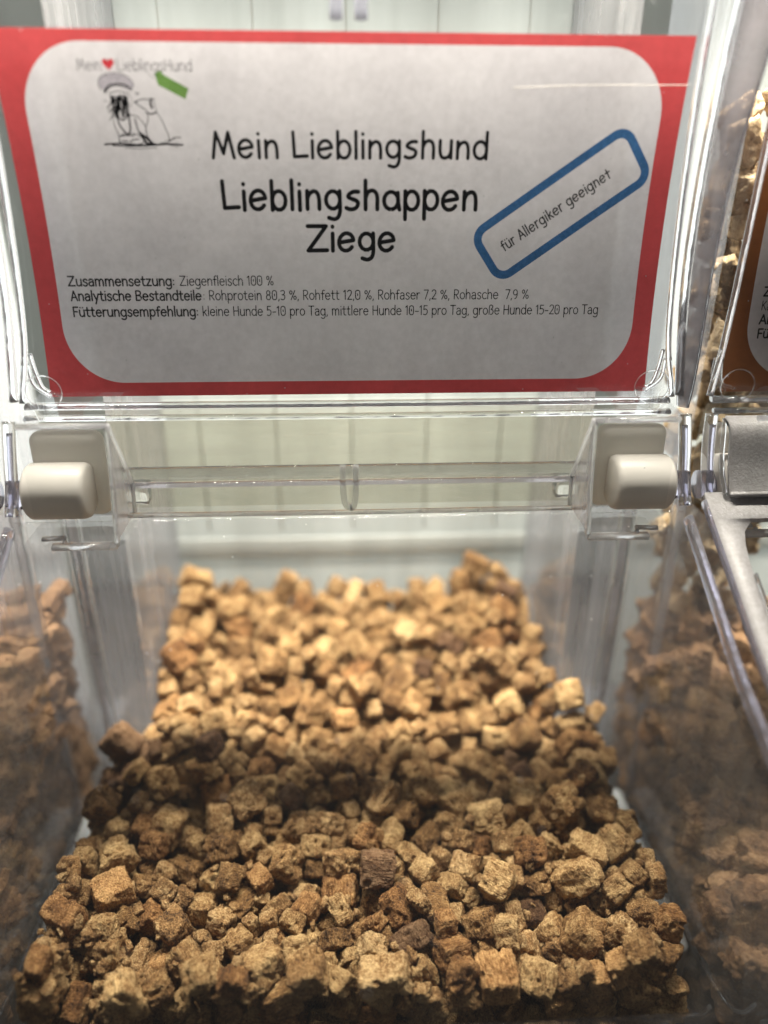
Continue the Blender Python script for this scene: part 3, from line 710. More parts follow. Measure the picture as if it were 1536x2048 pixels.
DATA = '''15,98,-698,1477,-2241,54,-63,34,43;0,98,-931,1479,-2214,3,68,-73,5;3,98,55,1486,-2203,1,-10,-3,99;9,98,-247,1490,-2283,5,-60,-12,-79;
5,98,402,1486,-2243,71,70,0,3;6,98,-299,1545,-2210,24,92,28,10;8,98,687,1594,-2214,94,1,27,-21;14,98,833,1483,-2307,11,-10,-72,-68;
13,98,-803,1779,-2171,3,-50,-86,-7;12,98,377,1657,-2231,7,50,-77,39;18,98,446,1747,-2160,14,49,-56,-65;11,98,708,1750,-2152,23,-32,26,88;
14,98,54,1796,-2127,64,31,-59,-38;10,86,-164,1487,-2184,8,-17,72,67;12,98,-61,1857,-2167,19,47,81,-30;18,98,-815,1918,-2172,10,88,14,-45;
8,86,522,1497,-2263,89,-37,23,13;15,98,-474,1946,-2174,77,-30,13,56;4,98,492,1601,-2303,28,3,-32,-90;3,98,360,1858,-2216,27,75,44,-42;
1,98,29,1494,-2383,15,57,-12,-80;4,98,721,1999,-2088,61,-12,73,27;9,98,447,1998,-2136,53,23,72,38;6,98,-406,2082,-2090,31,-35,-82,-32;
18,86,-589,1673,-2212,92,8,-2,-38;17,78,-932,1503,-2113,5,-73,15,-67;13,98,923,1497,-2385,62,42,-34,57;6,98,722,1713,-2258,36,-45,18,-79;
10,98,-677,2037,-2170,1,78,60,-16;17,98,358,2075,-2129,1,32,-79,-53;7,86,116,1692,-2184,87,-10,37,-33;2,98,-932,1584,-2197,66,65,-26,-28;
13,98,-729,2185,-2106,28,11,-31,-90;5,98,617,2103,-2159,47,51,48,53;16,78,827,1483,-2141,69,27,-11,-66;9,86,-387,1775,-2256,70,-58,28,-30;
13,98,-71,1792,-2233,34,70,57,-27;1,98,-8,2225,-2083,55,73,6,-40;16,98,-528,2190,-2164,31,54,75,-21;13,98,-901,2337,-2037,71,33,21,59;
2,86,139,1484,-2329,5,-26,-16,-95;10,78,271,1557,-2213,46,-71,26,-46;18,86,383,1596,-2296,64,-47,61,-3;4,78,-780,1617,-2228,24,71,66,-5;
6,86,-246,1870,-2172,69,45,18,54;19,78,-918,1669,-2128,96,10,-6,-24;1,78,170,1518,-2257,27,-14,95,-10;18,78,945,1575,-2149,9,78,7,62;
16,98,900,1530,-2229,89,-13,13,-41;15,86,765,1833,-2131,27,-13,-72,62;15,86,-595,1912,-2239,25,92,-29,4;18,98,840,2402,-1933,63,44,15,-62;
1,86,867,1875,-2144,25,-47,41,74;1,78,802,1591,-2211,19,-81,-52,19;12,78,451,1609,-2207,26,4,87,41;14,98,658,2358,-2091,77,-42,-30,-37;
17,78,-89,1618,-2228,51,78,34,-11;9,78,-59,1485,-2318,74,-42,-6,-52;4,72,-479,1490,-2173,49,33,14,80;17,98,-49,2428,-2039,20,60,75,-19;
12,98,-184,2455,-2018,43,6,-79,-44;3,72,-851,1490,-2288,62,-27,59,-44;8,86,-494,2027,-2129,0,15,-93,34;11,86,234,1710,-2209,48,-55,50,-47;
7,72,292,1480,-2219,17,-56,60,55;12,98,-165,2370,-2094,60,52,-4,61;18,98,619,2476,-2027,61,6,-33,-72;15,98,412,2511,-2006,38,81,-36,26;
3,98,845,2285,-2069,4,24,-70,67;18,98,235,2502,-2047,95,16,22,-15;16,86,-922,2107,-2123,26,-3,96,5;7,98,-724,2648,-1880,12,-88,32,33;
7,78,300,1479,-2312,0,-7,25,97;8,72,775,1481,-2213,67,10,-26,-68;2,98,-441,2391,-2025,56,-64,-12,51;19,98,164,2580,-2003,22,84,19,46;
18,78,-523,1777,-2266,11,-11,10,98;5,98,-351,2665,-1925,35,-70,36,-50;12,78,589,1774,-2199,32,92,-10,20;18,68,-384,1464,-2165,25,24,-69,64;
13,86,228,2107,-2115,33,-63,-70,-1;17,86,-55,2143,-2111,12,-32,-52,78;12,86,-561,2200,-2063,21,86,46,2;9,78,564,1724,-2274,57,8,-37,73;
19,72,150,1595,-2200,37,88,-13,27;14,78,-676,1737,-2247,92,4,-38,3;18,86,-209,2190,-2105,38,-83,38,15;10,78,570,1850,-2147,32,-66,-68,-1;
18,98,111,1850,-2227,45,-88,-9,10;5,68,-610,1506,-2255,43,29,-39,76;14,98,-266,2541,-2033,0,79,21,-58;7,78,30,1921,-2136,29,-83,3,48;
9,98,-6,1652,-2275,1,85,-43,-29;7,72,-69,1701,-2197,42,-30,-79,33;4,78,-601,1593,-2286,20,96,-10,17;16,98,-236,1483,-2382,64,0,-77,0;
12,98,408,2785,-1940,39,66,-64,5;0,72,834,1718,-2176,8,-85,-34,39;7,72,964,1732,-2162,71,-7,70,-8;8,72,-887,1603,-2287,19,-19,-24,93;
6,72,-434,1814,-2176,38,-52,76,-11;2,98,756,2160,-2162,71,28,61,-20;5,68,-386,1627,-2235,16,-46,-62,62;13,68,-545,1574,-2215,10,-41,32,85;
9,78,650,2001,-2175,97,4,17,-18;3,78,83,2075,-2098,5,86,42,28;19,98,635,1629,-2304,69,59,-5,-41;19,78,422,1928,-2196,29,86,35,-23;
4,68,627,1479,-2258,5,-92,1,-38;13,68,25,1565,-2201,31,66,59,34;1,98,697,1501,-2326,72,-67,-18,-4;12,86,8,2525,-1964,66,-8,66,35;
11,68,901,1647,-2201,9,-11,14,98;6,86,-353,2177,-2135,67,27,-35,60;13,64,587,1467,-2326,66,66,27,-24;9,78,-549,2250,-1992,4,-26,-58,77;
15,78,-761,2067,-2162,40,40,-32,-76;8,68,-174,1721,-2209,49,24,-72,44;2,98,104,2857,-1964,3,-59,-40,-70;3,64,444,1474,-2382,12,25,-75,-60;
7,72,-713,1836,-2217,25,20,-92,24;13,72,-370,1940,-2168,74,-41,30,-44;18,64,705,1471,-2243,39,59,-56,-43;12,98,392,1537,-2375,77,23,43,-40;
18,98,-833,2109,-2213,45,-6,70,55;2,98,-852,2231,-2132,74,-12,-62,-22;11,64,-805,1655,-2172,96,-22,-15,-13;10,86,217,2214,-2134,64,3,74,21;
5,98,-626,2274,-2111,74,47,28,39;17,68,-593,1791,-2231,24,40,-23,-85;1,64,-203,1583,-2214,68,-34,59,-29;15,98,-723,3130,-1793,28,-10,-58,-76;
0,72,-107,2000,-2147,86,34,-30,-23;17,86,842,2354,-2029,19,-21,51,82;8,78,726,1494,-2406,18,-59,-17,-77;7,72,174,1884,-2177,41,25,-87,9;
7,64,613,1572,-2279,60,-66,45,-1;4,98,46,2143,-2168,74,-20,-51,38;15,68,301,1790,-2219,1,39,68,-61;5,68,49,1758,-2212,38,44,22,-78;
11,72,108,1966,-2175,36,-47,77,-23;8,68,212,1820,-2180,22,-36,-74,52;9,60,-71,1482,-2221,76,41,50,-11;12,60,-531,1474,-2277,9,75,17,-64;
12,78,481,2260,-2139,29,-15,-87,-36;7,98,-287,2823,-1962,21,-28,80,-49;7,72,318,2003,-2164,31,8,-84,43;1,72,730,1960,-2196,1,93,-36,-4;
6,64,-223,1674,-2214,18,56,55,-59;6,98,563,2906,-1888,79,38,44,19;18,64,-753,1709,-2218,7,-37,6,-92;11,98,-81,2939,-1986,47,40,45,-64;
12,86,277,2601,-2022,19,98,6,1;5,64,-452,1712,-2248,33,69,-14,62;17,78,-361,2232,-2088,20,56,-76,26;1,78,-173,1645,-2276,26,6,59,-76;
13,68,-705,1947,-2152,57,-17,-15,-79;8,98,317,2242,-2191,53,-27,80,-8;19,86,-508,2808,-1952,42,21,76,44;7,86,-748,2481,-2008,1,95,-1,30;
6,86,-682,2381,-1999,26,27,-80,47;6,98,858,2139,-2114,54,63,50,-26;10,86,-134,2700,-2010,75,31,59,-5;2,98,-948,1970,-2231,50,-51,43,-56;
19,72,804,2091,-2053,20,20,18,-94;9,98,673,2968,-1810,71,66,-7,-26;12,72,-814,2195,-2058,2,90,-20,39;18,64,-904,1796,-2191,24,61,-36,-66;
14,86,175,2376,-2084,69,17,-27,-65;11,64,-344,1476,-2353,12,46,-7,-88;10,60,-691,1603,-2274,68,29,7,-67;5,86,561,2726,-1902,4,-51,-47,72;
14,98,397,3033,-1907,8,78,29,-55;0,86,-509,2868,-1888,66,13,-49,56;0,68,630,1489,-2429,4,-66,-52,55;11,86,-533,2931,-1823,88,-34,-6,34;
11,78,451,2440,-2063,76,6,35,-54;15,86,668,2820,-1924,43,23,-87,0;15,68,-143,1881,-2221,88,-42,9,20;1,60,255,1613,-2163,1,-4,56,-83;
9,86,-123,2779,-1956,27,-22,-23,91;4,86,-720,2173,-2222,90,-37,-12,20;1,78,557,1954,-2191,44,-14,-72,52;10,64,-335,1821,-2194,45,-6,-11,89;
11,68,237,1975,-2196,40,-3,35,-85;18,64,-273,1639,-2244,3,-40,-28,-87;10,86,-724,3022,-1826,24,63,-45,-59;15,64,198,1592,-2262,59,-75,-30,-7;
3,72,910,1725,-2231,61,3,-43,-67;12,60,39,1645,-2192,46,9,-42,-78;17,72,620,2199,-2136,10,-50,-70,-50;17,98,614,1872,-2236,52,-35,-27,73;
4,72,-550,2361,-1977,58,37,-70,-21;13,72,-314,2303,-2069,62,-57,-21,-49;13,68,171,2033,-2145,95,12,-20,-20;12,68,109,1587,-2280,83,9,41,37;
17,98,97,1693,-2292,82,21,20,-50;7,72,167,2293,-2084,85,-5,-52,8;12,98,934,1664,-2278,97,-23,-7,2;16,60,826,1469,-2430,15,-71,68,-6;
7,86,140,2702,-2007,70,4,-72,6;4,64,-153,1926,-2166,36,-23,-37,-83;15,98,13,2693,-2021,8,-46,88,-8;15,64,-922,1892,-2159,8,-78,-2,62;
16,78,-719,1923,-2239,72,29,51,-37;17,78,754,1609,-2280,41,8,91,-7;13,78,193,1485,-2410,49,15,49,-70;5,78,557,2624,-2025,14,17,97,6;
1,86,-134,3091,-1915,4,87,1,50;15,60,-275,1733,-2214,29,-12,87,-38;6,86,496,3111,-1821,47,-63,43,-45;11,68,-142,2152,-2166,39,-6,-49,-78;
5,78,-276,2003,-2235,47,29,-19,-81;0,78,477,1684,-2248,32,81,-35,33;7,98,371,3148,-1896,89,-2,-45,-1;13,86,101,3090,-1870,19,-1,35,-92;
3,86,568,3149,-1754,7,-18,-73,-66;4,64,858,1978,-2102,53,-29,70,-38;8,72,546,2249,-2185,48,18,50,-70;3,72,522,1868,-2208,7,19,-84,51;
19,60,902,1767,-2162,44,57,69,5;8,68,-647,2292,-1988,48,-67,42,39;18,86,-877,1879,-2239,3,60,80,6;14,64,647,1885,-2162,13,41,-4,-90;
3,86,-7,3102,-1872,52,-23,78,-26;1,78,-484,1860,-2242,56,68,41,25;5,72,365,2422,-2076,17,64,-67,33;19,72,-493,1468,-2359,3,-74,0,-67;
1,72,-659,2458,-1974,14,-87,-19,43;3,64,931,1930,-2126,43,-23,-77,41;12,86,744,2562,-2018,71,-51,31,37;19,60,642,1757,-2260,25,56,-76,23;
7,78,857,2208,-2089,76,-64,7,14;12,68,-397,1957,-2265,32,55,1,-77;14,72,-758,1582,-2309,5,31,-16,-94;10,98,-101,2262,-2146,87,15,7,47;
0,78,228,1569,-2343,10,-33,-61,-71;9,54,-391,1461,-2275,83,-5,56,2;10,68,948,2227,-2108,75,14,-8,64;2,68,-766,2301,-2053,52,-28,-66,47;
2,98,-286,1918,-2233,36,-7,62,70;10,60,356,1780,-2262,26,40,-36,80;18,86,-471,1526,-2260,16,-76,60,18;3,78,12,2835,-1968,50,-73,45,13;
4,78,222,2861,-1938,84,13,-11,52;8,68,-400,2339,-2052,94,-2,10,-33;5,64,-245,2115,-2123,37,45,81,9;11,86,764,2337,-2162,86,-38,33,7;
14,60,351,1904,-2138,84,-34,27,32;7,68,-772,1527,-2291,42,-61,-55,-38;5,72,461,2236,-2234,61,-44,4,-66;17,98,652,2596,-2027,79,-35,22,45;
12,54,-48,1583,-2260,75,-56,6,33;4,68,547,2362,-2100,27,-40,-43,76;0,64,55,1485,-2294,76,23,-43,42;10,86,-669,2860,-1898,95,27,7,-13;
9,98,-561,2629,-1975,60,2,46,65;14,86,-344,3154,-1900,54,-1,84,-1;0,60,797,1719,-2239,54,62,54,-16;1,60,-9,1543,-2276,59,-8,-39,70;
0,60,-559,1963,-2184,91,2,-9,-41;18,72,-542,1975,-2275,34,-46,69,45;13,60,-854,2025,-2170,66,58,42,22;17,64,-795,2108,-2121,36,74,45,34;
17,68,591,2301,-2157,48,-50,-20,69;14,72,778,2439,-1987,27,49,-76,-33;12,72,-621,2687,-1929,85,-11,-52,-2;7,64,-632,2194,-2160,93,-34,2,12;
8,68,-507,2263,-2061,53,18,-70,45;9,78,-368,3013,-1919,22,74,11,-62;18,78,-828,2322,-2102,15,33,-2,93;16,78,-238,3050,-1884,36,77,-54,0;
2,68,86,2394,-2094,83,-28,41,-24;0,68,772,2394,-2079,45,-82,34,13;3,86,-138,1554,-2277,47,87,7,15;2,86,-753,1534,-2381,61,-4,18,77;
12,68,-475,2266,-2126,82,-33,46,3;8,68,512,1467,-2434,70,14,-10,-70;6,72,-682,2740,-1865,42,31,-83,16;17,68,-348,2488,-2018,44,-74,34,-38;
11,78,-571,1539,-2357,47,-5,-3,-88;11,78,660,2858,-1817,5,36,24,90;14,64,-207,1819,-2260,25,-92,25,-20;3,78,456,2659,-2024,23,21,95,-7;
10,78,315,2141,-2154,83,-9,-19,-52;5,72,745,2484,-2071,26,-50,-81,18;15,64,771,2255,-2126,96,-5,28,-5;18,68,681,2517,-1956,96,3,22,18;
2,98,280,3082,-1951,65,-22,21,-70;9,64,-249,2297,-2101,71,34,10,60;14,68,-940,2274,-2164,59,38,1,71;19,72,280,2648,-1965,63,-23,-9,-74;
10,72,856,2053,-2138,1,6,-47,-88;3,72,-527,2513,-2027,65,-24,-17,-70;14,72,356,2639,-2031,72,27,-60,-22;4,54,-647,1797,-2195,31,-16,-87,-34;
4,72,-759,2897,-1857,65,18,-68,-31;7,54,-952,1842,-2126,19,-66,-57,-46;4,60,-932,2061,-2234,2,65,-75,-16;3,68,320,1955,-2222,29,-59,4,75;
0,68,425,2298,-2164,33,89,10,-29;10,64,315,2342,-2137,28,-51,6,-81;15,78,-535,3087,-1834,26,84,13,45;1,68,-762,2559,-1978,6,-74,-20,64;
5,86,73,2048,-2219,37,-90,1,22;15,86,261,1659,-2300,90,20,-10,-38;2,68,-602,2017,-2206,1,14,83,54;14,72,474,2809,-1893,51,-58,-18,61;
18,78,-187,1966,-2226,82,41,15,36;9,64,235,2299,-2113,49,68,50,-22;4,68,-57,2363,-2104,80,28,-52,-8;1,60,-117,2203,-2055,50,53,61,32;
10,86,-20,2550,-2039,64,-35,-54,43;19,64,305,1722,-2270,20,-73,-17,63;6,60,521,2149,-2178,46,-17,81,-33;13,78,39,2979,-1940,10,14,97,-19;
8,64,-564,2535,-1956,44,-89,4,8;13,48,947,1461,-2291,27,-70,65,-10;11,72,-784,2407,-2086,80,-15,47,34;16,86,-921,1516,-2382,52,-34,6,78;
19,54,961,1826,-2168,62,-33,38,61;18,54,276,1866,-2181,37,63,15,-67;8,72,-380,2444,-2065,37,70,-6,61;9,48,-344,1470,-2225,72,36,48,-35;
5,54,489,1900,-2150,32,-62,-71,-6;13,68,609,2804,-1836,1,-39,58,71;18,48,-876,1637,-2196,32,71,58,-21;4,64,-682,2610,-1962,17,-78,-44,42;
7,72,99,2912,-1900,1,93,-26,26;11,60,-700,2291,-2042,63,-39,11,66;1,86,522,3016,-1885,12,29,92,-23;0,68,77,2773,-1984,25,-86,-42,-15;
15,68,309,2801,-1904,93,16,-22,-25;4,48,-463,1599,-2229,20,13,-92,-31;9,72,282,3054,-1863,79,-37,-14,47;6,64,286,2391,-2091,78,15,-13,-60;
17,72,131,2086,-2154,7,-49,28,-82;11,78,-503,1623,-2284,49,30,-23,79;0,64,231,1832,-2256,26,-84,16,46;0,64,40,2317,-2090,55,40,-33,-65;
3,64,-93,2606,-2016,55,56,56,27;9,64,577,2615,-1896,35,44,83,7;1,68,-451,2955,-1884,61,66,-43,7;5,68,-398,2913,-1936,37,-5,-93,8;
0,54,-827,1506,-2365,46,64,-45,-43;0,64,-227,2072,-2190,66,-20,-14,-71;7,60,-8,2334,-2056,45,36,-29,-76;16,72,-315,3156,-1825,5,83,2,55;
12,60,-864,1662,-2241,18,-73,-55,-36;7,64,473,2665,-1937,39,58,71,10;11,86,762,2049,-2230,11,50,56,-65;16,72,-81,3148,-1856,10,85,17,48;
15,48,-345,1674,-2221,55,18,-74,33;3,68,-621,3008,-1832,59,71,19,-34;10,64,-259,2676,-1958,30,-68,31,-59;4,54,-315,2052,-2144,77,-29,-20,-53;
9,64,-186,2705,-1927,36,13,72,-57;0,86,-241,3153,-1888,0,69,72,4;16,54,65,1622,-2234,3,40,45,-80;8,78,913,1991,-2183,38,67,59,-25;
13,60,-447,2472,-1982,84,-12,40,-35;19,72,690,3160,-1814,90,-4,44,-1;15,64,620,2599,-1942,90,-16,-28,31;2,64,109,2272,-2145,3,-34,-84,-42;
12,64,-821,1645,-2334,77,-2,-51,-38;1,68,-470,2683,-1963,52,56,-64,-1;11,48,178,1682,-2145,58,68,-42,-17;2,54,-31,2066,-2145,13,19,-90,-37;
12,60,-334,1537,-2394,20,96,13,-14;1,60,537,2446,-2060,35,74,57,-6;8,54,-225,2000,-2176,28,46,-78,-33;4,64,759,2728,-1860,65,48,56,21;
14,64,-279,2394,-2101,78,-5,-41,-48;0,98,231,2002,-2276,15,-76,30,-56;17,72,-57,2111,-2192,14,85,25,45;1,72,849,1784,-2216,48,2,-41,78;
7,60,-480,2586,-1996,20,53,-35,-74;11,60,-387,2593,-1999,20,1,-98,-7;16,60,63,2499,-2056,70,-30,-29,-58;11,60,711,2244,-2153,88,-18,23,-39;
19,68,-275,2962,-1932,75,21,-52,36;11,64,746,2692,-1912,27,93,-24,-8;5,64,-672,1469,-2357,28,63,-66,-30;14,60,-436,1655,-2304,72,25,52,-39;
3,54,-609,2167,-2219,70,14,41,-56;17,64,-342,1702,-2291,72,-43,47,-27;7,60,681,2636,-1904,42,-37,-6,-83;14,68,833,2100,-2276,18,-43,-88,5;
16,60,732,2582,-1935,36,74,-1,-57;10,48,-665,1877,-2200,21,51,-20,-81;14,46,-706,1696,-2310,48,36,-79,12;17,64,-342,2659,-2016,14,-11,-45,88;
16,68,-100,1701,-2282,28,-92,-23,-16;3,68,-937,1490,-2295,83,-3,-9,56;11,54,532,2040,-2182,59,-48,-54,-38;0,78,-931,1707,-2210,30,76,44,-37;
2,68,222,2697,-2026,76,15,19,60;11,60,-191,2166,-2243,70,41,-50,-30;0,72,-613,2449,-2046,49,56,17,65;16,60,-268,2637,-2011,54,-19,27,78;
0,41,162,1452,-2245,62,43,-40,-53;14,41,656,1469,-2203,64,66,-28,27;0,54,-412,1476,-2228,22,-11,71,66;4,64,-41,3031,-1918,67,-50,-54,13;
13,64,-762,2815,-1884,57,-45,-35,-60;19,54,218,1472,-2330,36,-63,60,-35;1,48,-182,1994,-2141,27,-25,46,81;2,64,357,2934,-1903,29,7,-87,40;
18,54,-376,2009,-2171,4,97,23,-4;8,64,-406,3087,-1887,39,1,-46,-80;15,54,950,2395,-2013,7,46,-20,-86;13,64,-438,2840,-1979,79,-25,53,17;
8,54,-310,2405,-2046,35,-28,-88,-14;9,54,-169,2272,-2089,22,-52,64,-52;6,64,200,3099,-1902,56,-19,79,16;5,60,-953,1613,-2342,25,-63,-68,-28;
9,54,-956,2130,-2237,43,51,-49,-56;6,78,-219,2913,-1952,74,24,60,-20;11,78,-15,3037,-2015,79,5,59,15;13,64,-664,1632,-2334,86,-50,-5,-12;
16,68,-65,2834,-2001,84,-42,-31,-13;7,68,-259,2239,-2148,40,-91,9,5;2,48,-431,1497,-2367,70,24,-37,56;14,78,267,1901,-2245,78,-39,-35,34;
4,60,-95,1955,-2207,46,-45,77,-6;10,48,851,1730,-2287,42,-27,81,-31;9,54,-426,2579,-1933,24,3,66,-71;16,39,207,1453,-2274,21,-1,98,1;
8,54,-35,2017,-2188,5,-37,-44,82;13,54,775,2523,-1926,70,32,-59,-24;17,72,248,2106,-2267,72,-7,-24,64;13,54,-604,2496,-2004,37,-55,75,3;
5,98,447,2110,-2215,72,-50,-48,5;9,86,712,1971,-2289,11,63,-25,-72;11,48,-508,1693,-2302,89,45,13,0;9,60,42,3021,-1879,55,-76,-20,28;
18,98,513,1969,-2270,61,18,-15,76;10,41,-294,1672,-2194,57,28,52,57;3,78,515,1812,-2259,21,-97,-4,-15;5,64,-625,2010,-2284,53,-84,-1,-12;
12,98,-369,2302,-2142,10,36,39,-84;3,48,443,1850,-2193,38,-76,-10,53;15,46,-493,1521,-2337,74,-67,0,4;5,41,-950,1764,-2153,68,56,47,-6;
0,60,-642,2953,-1897,29,80,30,43;6,86,625,2033,-2268,52,69,47,18;8,54,515,1795,-2200,9,-58,17,-79;9,64,61,2611,-2007,5,-38,-70,60;
19,68,-129,2191,-2273,67,28,-48,50;12,86,-622,2240,-2225,74,44,-17,48;7,60,214,2761,-2009,7,-34,-67,-66;1,78,-251,2167,-2199,11,-51,71,48;
17,54,419,2666,-1975,73,60,-13,30;12,64,639,3105,-1843,64,75,-6,-15;6,86,5,1947,-2247,63,60,-38,-32;11,54,-131,2570,-2052,98,-12,16,1;
16,48,15,1749,-2282,37,-25,68,-59;6,98,674,2232,-2211,90,-19,26,-28;1,54,-224,2442,-2090,73,-41,-54,-2;18,48,661,1804,-2237,30,92,21,-14;
5,64,-792,1705,-2270,22,-56,75,-27;1,78,-528,2745,-2014,29,66,-9,-69;19,72,-154,2058,-2205,71,-32,-60,-18;10,78,823,2401,-2145,7,-49,78,38;
19,86,-35,2052,-2298,70,-69,-3,16;5,48,-751,1663,-2318,67,-62,-39,8;2,48,702,1902,-2280,80,33,-30,39;10,68,-812,1796,-2262,46,54,53,-46;
13,54,324,2775,-1977,68,38,-28,56;12,78,641,2111,-2261,65,67,16,-33;6,64,151,1753,-2210,57,-73,30,-22;8,68,261,2808,-2023,16,-78,18,58;
19,64,96,2006,-2300,11,56,-80,21;2,72,513,2774,-1968,15,-19,-17,-95;17,60,664,2445,-2087,16,8,85,-50;10,64,-99,1626,-2335,43,77,46,9;
11,98,762,1867,-2212,5,-99,-10,6;4,48,-143,1489,-2420,2,-71,-70,6;16,48,442,2366,-2140,29,-95,12,-7;16,54,266,1527,-2277,36,-63,-43,54;
5,38,315,1495,-2432,23,12,-89,-38;2,98,403,2018,-2260,65,-33,-12,-67;7,48,242,2396,-2062,17,60,74,23;19,86,735,2668,-2000,76,39,52,4;
18,48,385,2033,-2191,35,73,-58,8;12,68,-530,2420,-2022,13,-7,-89,-43;15,54,470,2967,-1864,25,-57,-52,-58;5,72,-329,2099,-2193,14,68,36,62;
8,72,902,2389,-2077,35,11,75,-56;4,64,567,3158,-1847,55,49,45,-51;3,72,243,2207,-2278,23,-55,-73,-32;15,48,-575,2583,-1917,42,-90,-4,11;
16,45,94,2217,-2138,72,23,-32,57;16,54,-954,1837,-2213,40,-57,-49,-52;3,86,-624,2868,-1995,4,7,-29,95;11,68,-738,2686,-2020,47,53,70,-7;
15,48,131,2528,-2075,26,0,-94,24;9,64,805,1625,-2335,3,-30,-73,61;3,54,839,2021,-2273,42,-18,6,-89;3,48,-643,2584,-2010,57,38,72,8;
3,54,-448,2261,-2175,92,-22,-27,17;5,72,193,2085,-2216,18,27,90,29;3,78,-338,2986,-2002,60,-10,-79,0;17,60,-495,2408,-2107,23,-83,49,9;
18,98,898,2170,-2201,33,-36,-29,-82;7,78,46,2252,-2213,50,-25,80,-22;16,68,-587,1702,-2296,6,-15,-85,50;18,78,-514,3137,-1903,5,-18,26,95;
7,54,-235,2758,-1943,22,88,28,-32;0,78,562,1548,-2380,46,-45,15,75;8,64,296,3161,-1870,53,49,47,-51;8,48,535,2652,-1954,24,41,-66,-58;
13,45,941,2304,-2113,65,16,-69,-27;1,72,-669,2787,-1937,24,-16,-23,93;10,72,492,3139,-1916,5,9,5,99;0,78,317,2087,-2234,6,-51,75,-41;
4,38,-163,1793,-2226,37,40,-76,34;16,64,-915,2182,-2200,3,-66,39,-65;17,60,193,2110,-2294,52,39,31,70;19,78,324,2986,-1944,85,-32,41,3;
10,68,-695,2713,-1950,37,-56,-14,73;13,39,-320,2018,-2178,54,44,-7,72;6,40,24,2038,-2169,58,46,-34,-57;14,48,-591,2825,-1920,3,-40,-7,91;
11,48,-213,2846,-1891,76,19,3,62;11,72,-71,3115,-1985,52,64,-52,24;0,68,733,3037,-1821,70,23,-53,41;11,60,3,1970,-2163,46,8,-20,-86;
1,72,123,2226,-2231,62,27,72,19;5,48,-418,2040,-2216,50,-40,-71,-28;1,48,-150,2942,-1929,29,-2,24,-93;2,48,-59,2763,-2046,16,24,-16,-94;
2,64,-595,2296,-2031,8,96,-23,17;14,78,-445,2530,-2044,63,28,-69,-23;9,48,-205,2648,-2051,67,33,-66,7;15,68,-953,1791,-2271,71,1,-2,-70;
12,34,962,1530,-2335,16,-66,42,60;3,48,179,2871,-2026,2,48,-63,-61;12,60,-419,2620,-2042,72,45,-51,16;8,54,-177,1742,-2285,70,39,-60,6;
14,54,223,2942,-1927,56,7,23,-79;19,78,577,2151,-2324,90,-24,35,12;15,36,-324,1893,-2167,26,-32,85,-32;2,68,-268,1772,-2262,41,56,-70,16;
15,68,-209,1598,-2348,23,-82,52,0;8,78,317,2867,-1982,16,-50,78,34;14,60,425,2940,-1936,3,60,5,80;3,86,-396,2104,-2276,51,46,-24,69;
1,64,-208,3098,-1971,75,-54,-11,36;19,48,-770,2624,-1954,80,32,-48,-15;13,72,-706,2352,-2110,90,34,-6,-25;1,54,483,2571,-2056,55,22,-72,37;
4,48,396,2726,-1979,29,-78,-47,-29;3,48,-652,2670,-1991,15,89,-9,41;14,60,670,2722,-1957,21,85,-39,-27;3,78,-244,2751,-2005,66,-42,-3,-63;
8,68,-271,1695,-2295,25,-66,-28,65;13,64,-196,2926,-2021,11,-28,95,-2;18,48,357,2573,-2059,91,-27,-5,31;18,48,-28,1853,-2263,93,30,-7,-18;
0,72,-601,2563,-2053,13,68,52,-50;18,45,784,1808,-2283,60,-34,51,-51;1,39,692,2174,-2142,54,32,-73,26;1,54,-367,2900,-2006,80,13,-40,-44;
9,41,-442,2295,-2104,45,7,50,-73;8,72,239,2934,-2023,49,65,22,-54;2,60,-754,2272,-2128,32,-44,-80,-26;15,45,283,2915,-1919,13,-3,-92,37;
8,54,150,2912,-1949,57,40,60,-39;2,64,-691,1549,-2345,20,94,-1,-29;17,43,-488,2327,-2073,60,-33,-66,-32;2,46,107,1516,-2266,45,62,-60,-24;
13,78,-338,1611,-2296,18,53,83,-2;9,48,-596,2788,-1975,51,-79,21,27;1,48,964,1590,-2243,31,-63,63,32;0,54,-698,2637,-2043,37,17,3,91;
2,86,58,2167,-2287,74,19,-57,-31;19,36,-388,1467,-2336,14,44,-3,-89;17,48,146,1967,-2235,56,-13,31,76;14,86,-14,2173,-2269,24,-67,-69,-13;
11,54,-646,1823,-2269,4,36,-74,-57;8,72,-491,2170,-2278,28,-49,72,40;0,54,-705,2269,-2181,91,-1,-25,-32;12,86,-131,3052,-2023,48,73,-44,-22;
19,78,131,3164,-1964,44,-44,55,56;18,78,-410,2973,-2003,62,-9,-77,13;3,48,720,2848,-1907,12,88,15,-43;8,37,-756,2410,-2019,46,-26,-16,83;
0,38,403,2269,-2221,68,-25,-12,-68;0,72,867,2346,-2259,9,36,-32,87;13,72,-729,2036,-2270,17,6,-55,81;1,48,-344,2603,-2058,57,75,-34,-4;
9,54,-287,2331,-2150,26,28,-91,-14;15,78,-600,2379,-2078,26,28,-86,34;6,86,-874,2350,-2170,63,72,27,1;13,48,174,1666,-2256,12,33,26,-90;
3,72,-308,2722,-2022,82,-47,26,-18;3,35,-582,2121,-2225,89,36,21,-16;18,48,90,2630,-2057,51,-8,52,-68;16,48,-594,2072,-2228,97,10,15,-18;
4,43,-106,2504,-2063,52,-10,-48,70;12,68,-393,2189,-2283,76,34,-11,54;11,72,-336,2237,-2201,46,43,-75,-22;0,48,583,2160,-2237,44,37,-34,-75;
2,72,-884,1715,-2287,83,-36,36,-25;7,64,164,1621,-2320,68,55,-23,43;4,54,849,1604,-2297,79,8,55,-27;16,60,193,3004,-1974,43,-15,-49,-74;
